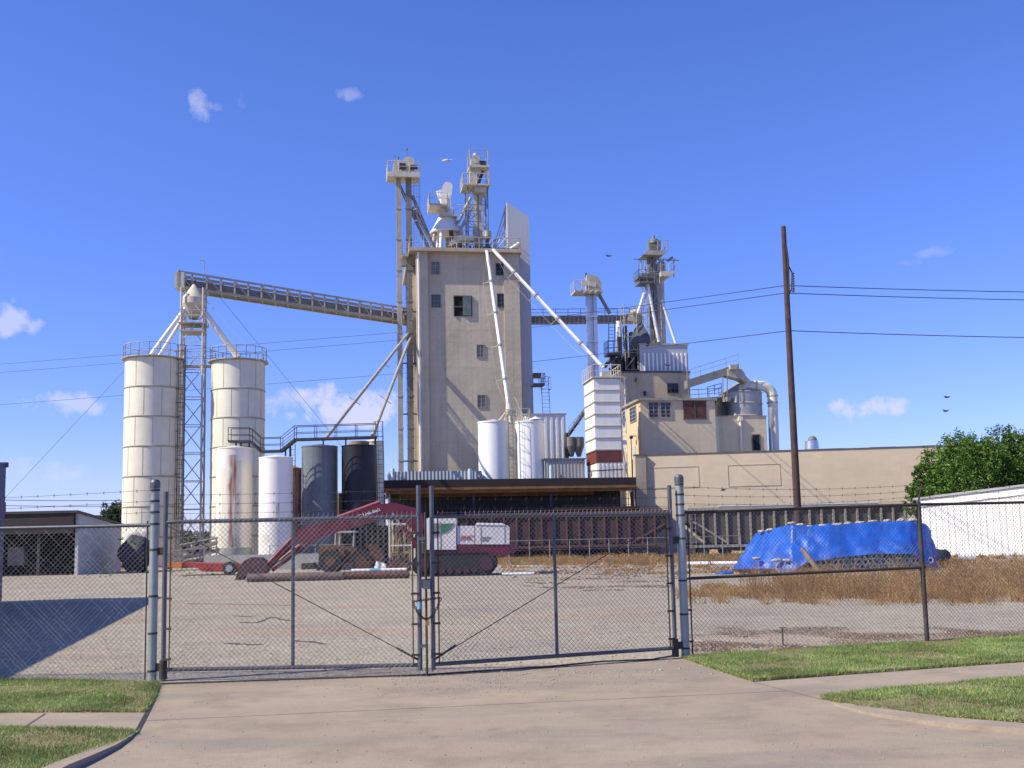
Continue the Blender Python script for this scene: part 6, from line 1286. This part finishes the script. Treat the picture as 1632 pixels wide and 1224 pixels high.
def jline(x0, y0, x1, y1, w, jit, k=24):
    a, b = G(x0, y0), G(x1, y1); pts = [a.lerp(b, i/k)+Vector((rr.gauss(0, jit), rr.gauss(0, jit), 0)) for i in range(k+1)]
    for p, q in zip(pts, pts[1:]): jt.beam(Vector((p.x, p.y, .0045)), Vector((q.x, q.y, .0045)), w*rr.uniform(.6, 1.3), .003)
jline(226, 1150, 1255, 1102, .006, .002)
struct('driveway_crack', jt, 'pipe_rust')
# cracks with sprouting dead weeds in the yard
cr = MB(); rr = random.Random(41)
for (x0, y0, x1, y1) in ((372, 982, 400, 983), (385, 992, 412, 993), (412, 992, 432, 984), (432, 984, 460, 989), (360, 1026, 415, 1028), (470, 1021, 520, 1026), (300, 962, 470, 965)):
    a, b = G(x0, y0), G(x1, y1); k = 10; pts = [a.lerp(b, i/k)+Vector((0, rr.gauss(0, .05), 0)) for i in range(k+1)]
    for p, q in zip(pts, pts[1:]): cr.beam(Vector((p.x, p.y, .004)), Vector((q.x, q.y, .004)), rr.uniform(.02, .12), .006)
struct('ground_crack', cr, 'dark_steel')

# ------------------------------------------------------------------ inner wire fence
IY = 63.0
t = thing('inner_wire_fence', 'low thin wire fence with slim posts in front of the rail cars', 'fence', tuple(P(700, 900, IY)), None)
mb = MB(); a, b = P(430, 870, IY), P(1180, 853.5, IY+8); mb.path(sag(a, b, .02, 10), .022, 5); a2, b2 = a+Vector((0, 0, -.6)), b+Vector((0, 0, -.6)); mb.path(sag(a2, b2, .02, 10), .012, 4); part(t, 'wire', mb, 'galv')
mb = MB(); 
for i in range(24): c = a.lerp(b, i/23); part(t, 'post', MB().rod((c.x, c.y, 0), (c.x, c.y, c.z), .03, 5), 'galv')

# ------------------------------------------------------------------ front fence and gates
def V(x, y, Y): return P(x, y, Y)
gL = G(242, 1086); gM = G(681, 1078); gR = G(1092, 1048); gE = G(1478, 1026)
RT = 1.84
def gp(px, pl0, pl1, z):      # point on the vertical plane through pl0-pl1 seen at column px
    # horizontal position: intersect the view plane of the column with the line
    d = ray(px, 950); a = math.atan2(d.x, d.y); n = Vector((math.cos(a), -math.sin(a), 0)); t_ = -(pl0.dot(n))/((pl1-pl0).dot(n)); p = pl0+(pl1-pl0)*t_; return Vector((p.x, p.y, z))
def ph(px, py, pl0, pl1):     # exact hit of pixel with the plane
    u = (pl1-pl0).normalized(); n = Vector((-u.y, u.x, 0)); d = ray(px, py); c = Vector((0, 0, EYE)); t_ = (pl0-c).dot(n)/d.dot(n); return c+d*t_
def mesh_wires(mb, a, b, z0, z1, pitch=.060, r=.0025, off=.0):
    """chain link between ground points a and b: two families of diagonal wires with a woven offset"""
    a = Vector(a); b = Vector(b); u = (b-a); L = u.length; u.normalize(); n = Vector((-u.y, u.x, 0)); Hh_ = z1-z0; s_ = pitch
    for fam in (1, -1):
        k = -Hh_ if fam == 1 else 0
        while k < (L if fam == 1 else L+Hh_):
            x0 = k; x1 = k+Hh_*fam; za, zb_ = z0, z1
            if fam == 1:
                if x0 < 0: za = z0-x0; x0 = 0
                if x1 > L: zb_ = z1-(x1-L); x1 = L
            else:
                if x0 > L: za = z0+(x0-L); x0 = L
                if x1 < 0: zb_ = z1+x1; x1 = 0
            if zb_-za > .01: 
                o_ = n*(off+fam*.0028); nseg = max(1, int((zb_-za)/.35))
                p = a+u*x0+Vector((0, 0, za)); q = a+u*x1+Vector((0, 0, zb_)); pr_ = p
                for i in range(1, nseg+1):
                    c = p.lerp(q, i/nseg)
                    if i < nseg: c = c+u*RND.gauss(0, .003)
                    mb.rod(pr_+o_, c+o_, r, 3, cap=False); pr_ = c
            k += s_
    return mb
def barbed(mb, a, b, s_=.02, r=.003, step=.2):
    pts = sag(Vector(a), Vector(b), s_, 16); mb.path(pts, r, 4); L = (Vector(b)-Vector(a)).length; n = int(L/step)
    for i in range(1, n):
        f = i/n*16; k = min(15, int(f)); c = pts[k].lerp(pts[k+1], f-k)
        for sg in (-1, 1): mb.rod(c+Vector((-.008, 0, -.018*sg)), c+Vector((.008, .006, .018*sg)), r*.7, 3, cap=False)
def gate_post(px, yb, yt, r, label, cap=True):
    g_ = G(px, yb); top = P(px-2.5 if px > 800 else px+.5, yt, g_.y); t = thing('gate_post', label, 'post', (g_.x, g_.y, 0), None); zt = top.z
    part(t, 'tube', MB().rod((g_.x, g_.y, -.05), (g_.x, g_.y, zt-.05), r, 20), 'fence_post'); part(t, 'cap', MB().lathe(g_.x, g_.y, [(r+.006, zt-.10), (r+.008, zt-.03), (r*.8, zt), (0, zt+.012)], 20), 'fence_rail')
    mb = MB()
    for z in (.12, .55, .98, RT-.32, RT-.02, RT+.12, RT+.25, RT+.38): part(t, 'tension_band', MB().rod((g_.x, g_.y, z-.012), (g_.x, g_.y, z+.012), r+.004, 20), 'fence_rust')
    return t, g_, zt
pL, GL, zPL = gate_post(242, 1086, 765, .052, 'thick tall galvanised gate post at the left end of the gates')
pR, GR, zPR = gate_post(1093, 1048, 757, .055, 'thick tall galvanised gate post at the right end of the gates')
def leaf(name, xa, xb, xm, A, B, label, diag):
    """A,B ground line; pixel columns of the two stiles and the middle bar"""
    ga, gb = gp(xa, A, B, 0), gp(xb, A, B, 0); t = thing(name, label, 'gate', tuple(ga), None); zb_ = .13; r = .024
    u = (gb-ga).normalized(); part(t, 'rail', MB().rod(ga+Vector((0, 0, zb_)), gb+Vector((0, 0, zb_)), r, 14), 'fence_rail'); part(t, 'rail', MB().rod(ga+Vector((0, 0, RT)), gb+Vector((0, 0, RT)), r, 14), 'fence_rail')
    for q, hh_ in ((ga, RT+.36), (gb, RT+.37)): part(t, 'stile', MB().rod(q+Vector((0, 0, .07)), q+Vector((0, 0, hh_)), .027, 14), 'fence_rail'); 
    gm_ = gp(xm, A, B, 0); part(t, 'middle_bar', MB().rod(gm_+Vector((0, 0, zb_)), gm_+Vector((0, 0, RT)), .021, 12), 'fence_rail')
    mb = mesh_wires(MB(), ga+u*.07, gb-u*.07, zb_-.02, RT+.03, off=-.03); 
    for i in range(int((gb-ga).length/.058)):
        c = ga+u*(.07+i*.058); mb.rod(c+Vector((0, -.03, RT+.02)), c+Vector((.012, -.03, RT+.065)), .0022, 3, cap=False)
    part(t, 'chain_link_mesh', mb, 'fence_wire')
    for q in (ga, gb):
        mb = MB(); e_ = (u if q is ga else -u)*.075; mb.rod(q+e_+Vector((0, -.03, zb_)), q+e_+Vector((0, -.03, RT)), .008, 6)
        s__ = u*.075 if q is ga else -u*.075
        for z in (.25, .6, .95, 1.3, 1.65): mb.beam(q+Vector((0, -.02, z)), q+s__*1.25+Vector((0, -.03, z)), .02, .024)
        part(t, 'tension_bar', mb, 'fence_rust')
    p, q = (ga, gb) if diag > 0 else (gb, ga); mb = MB().rod(p+Vector((0, .0, RT-.03)), q+Vector((0, .0, zb_+.05)), .006, 6); e = (q-p).normalized(); mb.rod(q-e*.28+Vector((0, 0, zb_+.05+.155)), q-e*.02+Vector((0, 0, zb_+.06)), .013, 8); part(t, 'truss_rod', mb, 'fence_rust')
    mb = MB()
    for z in (RT+.1, RT+.21, RT+.32): barbed(mb, ga+Vector((0, 0, z)), gb+Vector((0, 0, z)), .012)
    part(t, 'barbed_wire', mb, 'fence_rust'); return t, ga, gb
lf, a1_, b1g = leaf('chain_link_gate_leaf', 262, 668.5, 467, gL, gM, 'left leaf of the double chain link gate, hung on the left post', 1)
rf_, a2_, b2g = leaf('chain_link_gate_leaf', 689.5, 1073, 885.5, gM, gR, 'right leaf of the double chain link gate, hung on the right post', -1)
# stile caps, hinges
for t_, q, sg in ((lf, a1_, -1), (rf_, b2g, 1)):
    P_ = GL if sg < 0 else GR
    for z in (.16, 1.5): part(t_, 'hinge', MB().beam(q+Vector((0, 0, z)), Vector((P_.x, P_.y, z)), .05, .09), 'fence_rust')
    part(t_, 'hinge_collar', MB().rod(q+Vector((0, 0, .02)), q+Vector((0, 0, .24)), .045, 12), 'fence_rust')
# drop rod, latch, chain, padlock
um = gM; mb = MB().rod(um+Vector((0, -.03, .0)), um+Vector((0, -.03, RT+.05)), .014, 10); part(rf_, 'drop_rod', mb, 'fence_rust')
part(rf_, 'rod_guide', MB().beam(b1g+Vector((0, -.03, .35)), um+Vector((0, -.03, .35)), .03, .035), 'fence_rail'); part(rf_, 'rod_guide', MB().beam(b1g+Vector((0, -.03, 1.58)), um+Vector((0, -.03, 1.58)), .03, .035), 'fence_rail')
mb = MB().beam(b1g+Vector((0, 0, 1.06)), a2_+Vector((0, 0, 1.07)), .05, .10); mb.box(Z, um.x-.03, um.x+.05, um.y-.07, um.y-.0, 1.0, 1.1); part(rf_, 'latch', mb, 'fence_rail')
part(lf, 'blue_tape', MB().rod(b1g+Vector((0, 0, .77)), b1g+Vector((0, 0, .87)), .030, 14), 'blue_tape')
ch = MB(); cpts = []
for i in range(30):
    f = i/29; cpts.append(Vector((b1g.x-.07, b1g.y-.075, .85)).lerp(Vector((a2_.x+.10, a2_.y-.075, .89)), f)-Vector((0, 0, .34*4*f*(1-f)*.62)))
top_ = [Vector((b1g.x-.07, b1g.y-.07, .86)).lerp(Vector((a2_.x+.10, a2_.y-.07, .90)), i/16) for i in range(17)]
for arr in (cpts, top_):
    for i, (p, q) in enumerate(zip(arr, arr[1:])):
        d = (q-p).normalized(); sd_ = Vector((0, 1, 0)) if i % 2 else d.cross(Vector((0, 1, 0))).normalized(); w_ = .011
        ring = [p-d*.006-sd_*w_*.3, p-sd_*w_, q-sd_*w_, q+d*.006, q+sd_*w_, p+sd_*w_, p-d*.006-sd_*w_*.3]
        ch.path(ring, .0045, 5)
t = thing('gate_chain', 'dark rusty chain with padlock looped round the meeting stiles of the gates', 'chain', (um.x, um.y-.07, .6), None); part(t, 'links', ch, 'chain')
c = cpts[15]; part(t, 'padlock', MB().box(Z, c.x-.022, c.x+.022, c.y-.012, c.y+.012, c.z-.075, c.z-.025).tube([c+Vector((-.014, 0, -.03)), c+Vector((-.014, 0, 0)), c+Vector((0, 0, .012)), c+Vector((.014, 0, 0)), c+Vector((.014, 0, -.03))], .004, 8), 'brass')

# left fence
LE = Vector((GL.x-7, GL.y+.35, 0)); t = thing('chain_link_fence', 'chain link fence with barbed wire running left from the left gate post', 'fence', tuple(GL), None)
uu = (LE-GL).normalized(); s0 = GL+uu*.08
part(t, 'top_rail', MB().rod(GL+Vector((0, 0, RT-.03)), LE+Vector((0, 0, RT-.03)), .022, 12), 'fence_rail'); part(t, 'chain_link_mesh', mesh_wires(MB(), LE, s0+uu*.04, 0.02, RT-.03, off=.0), 'fence_wire')
mb = MB().rod(s0+Vector((0, -.01, .02)), s0+Vector((.0, -.01, RT+.02)), .009, 8); part(t, 'tension_bar', mb, 'fence_rust')
mb = MB()
for z in (RT+.12, RT+.25, RT+.38): barbed(mb, GL+Vector((0, -.06, z)), LE+Vector((0, -.02, z-.02)), .06)
part(t, 'barbed_wire', mb, 'fence_rust')
part(t, 'post', MB().rod((LE.x, LE.y, 0), (LE.x, LE.y, RT), .03, 10), 'fence_rail')
# right fence
RE = gE; R2 = gE+(gE-GR).normalized()*7
R2 = G(1478, 1026)+Vector((3.1, 1.0, 0))*1.6
t = thing('chain_link_fence', 'chain link fence with dark posts running right from the right gate post', 'fence', tuple(GR), None)
z0 = Vector((0, 0, 1)); rz = 1.86
part(t, 'top_rail', MB().rod(GR+z0*(rz-.01), RE+z0*(rz+.06), .021, 12).rod(RE+z0*(rz+.06), R2+z0*(rz+.1), .021, 12), 'fence_rust')
part(t, 'mid_rail', MB().rod(ph(1098, 922, GR, RE), ph(1475, 904, GR, RE), .020, 12), 'fence_rust')
u_ = (RE-GR).normalized(); mb = mesh_wires(MB(), GR+u_*.08, RE, .02, rz+.04, off=.02); mesh_wires(mb, RE, R2, .02, rz+.08, off=.02); part(t, 'chain_link_mesh', mb, 'fence_wire')
mb = MB().rod(GR+u_*.1+z0*.02, GR+u_*.1+z0*rz, .009, 8)
for z in (.2, .6, 1.0, 1.4, 1.7): mb.beam(GR+z0*z, GR+u_*.11+z0*z, .03, .024)
part(t, 'tension_bar', mb, 'fence_rust')
for q in (RE, R2): mb = MB().rod(q, q+z0*(rz+.1), .032, 12).rod(q+z0*(rz+.1), q+z0*(rz+.34)+Vector((.05, -.05, 0)), .012, 6); part(t, 'post', mb, 'fence_rust')
mb = MB()
for i, z in enumerate((.11, .22, .33)):
    barbed(mb, GR+z0*(rz+z-.0)+Vector((0, -.06, 0)), RE+z0*(rz+z*.75+.09), .05); barbed(mb, RE+z0*(rz+z*.75+.09), R2+z0*(rz+z*.75+.1), .05)
part(t, 'barbed_wire', mb, 'fence_rust')
mb = MB().rod(G(1248, 1028), G(1248, 1028)+z0*.24, .012, 8).beam(G(1248, 1028)+z0*.24+Vector((-.04, 0, 0)), G(1248, 1028)+z0*.24+Vector((.06, 0, 0)), .012, .012); solo('steel_stake', mb, 'fence_rust', 'short rusty stake in the stubble just behind the right fence', 'stake', tuple(G(1248, 1028)))
# thin dark rod laid along the threshold as the bottom rails' shadow
th = MB(); pts = [G(246, 1092), G(460, 1085), G(681, 1077.5), G(880, 1064), G(960, 1056), G(1040, 1053), G(1078, 1046)]
for a, b in zip(pts, pts[1:]): th.rod(Vector((a.x, a.y, .016)), Vector((b.x, b.y, .016)), .011, 6)
solo('threshold_rod', th, 'fence_rust', 'long thin rusty rod lying on the ground under both gate leaves', 'rod', tuple(pts[0]))
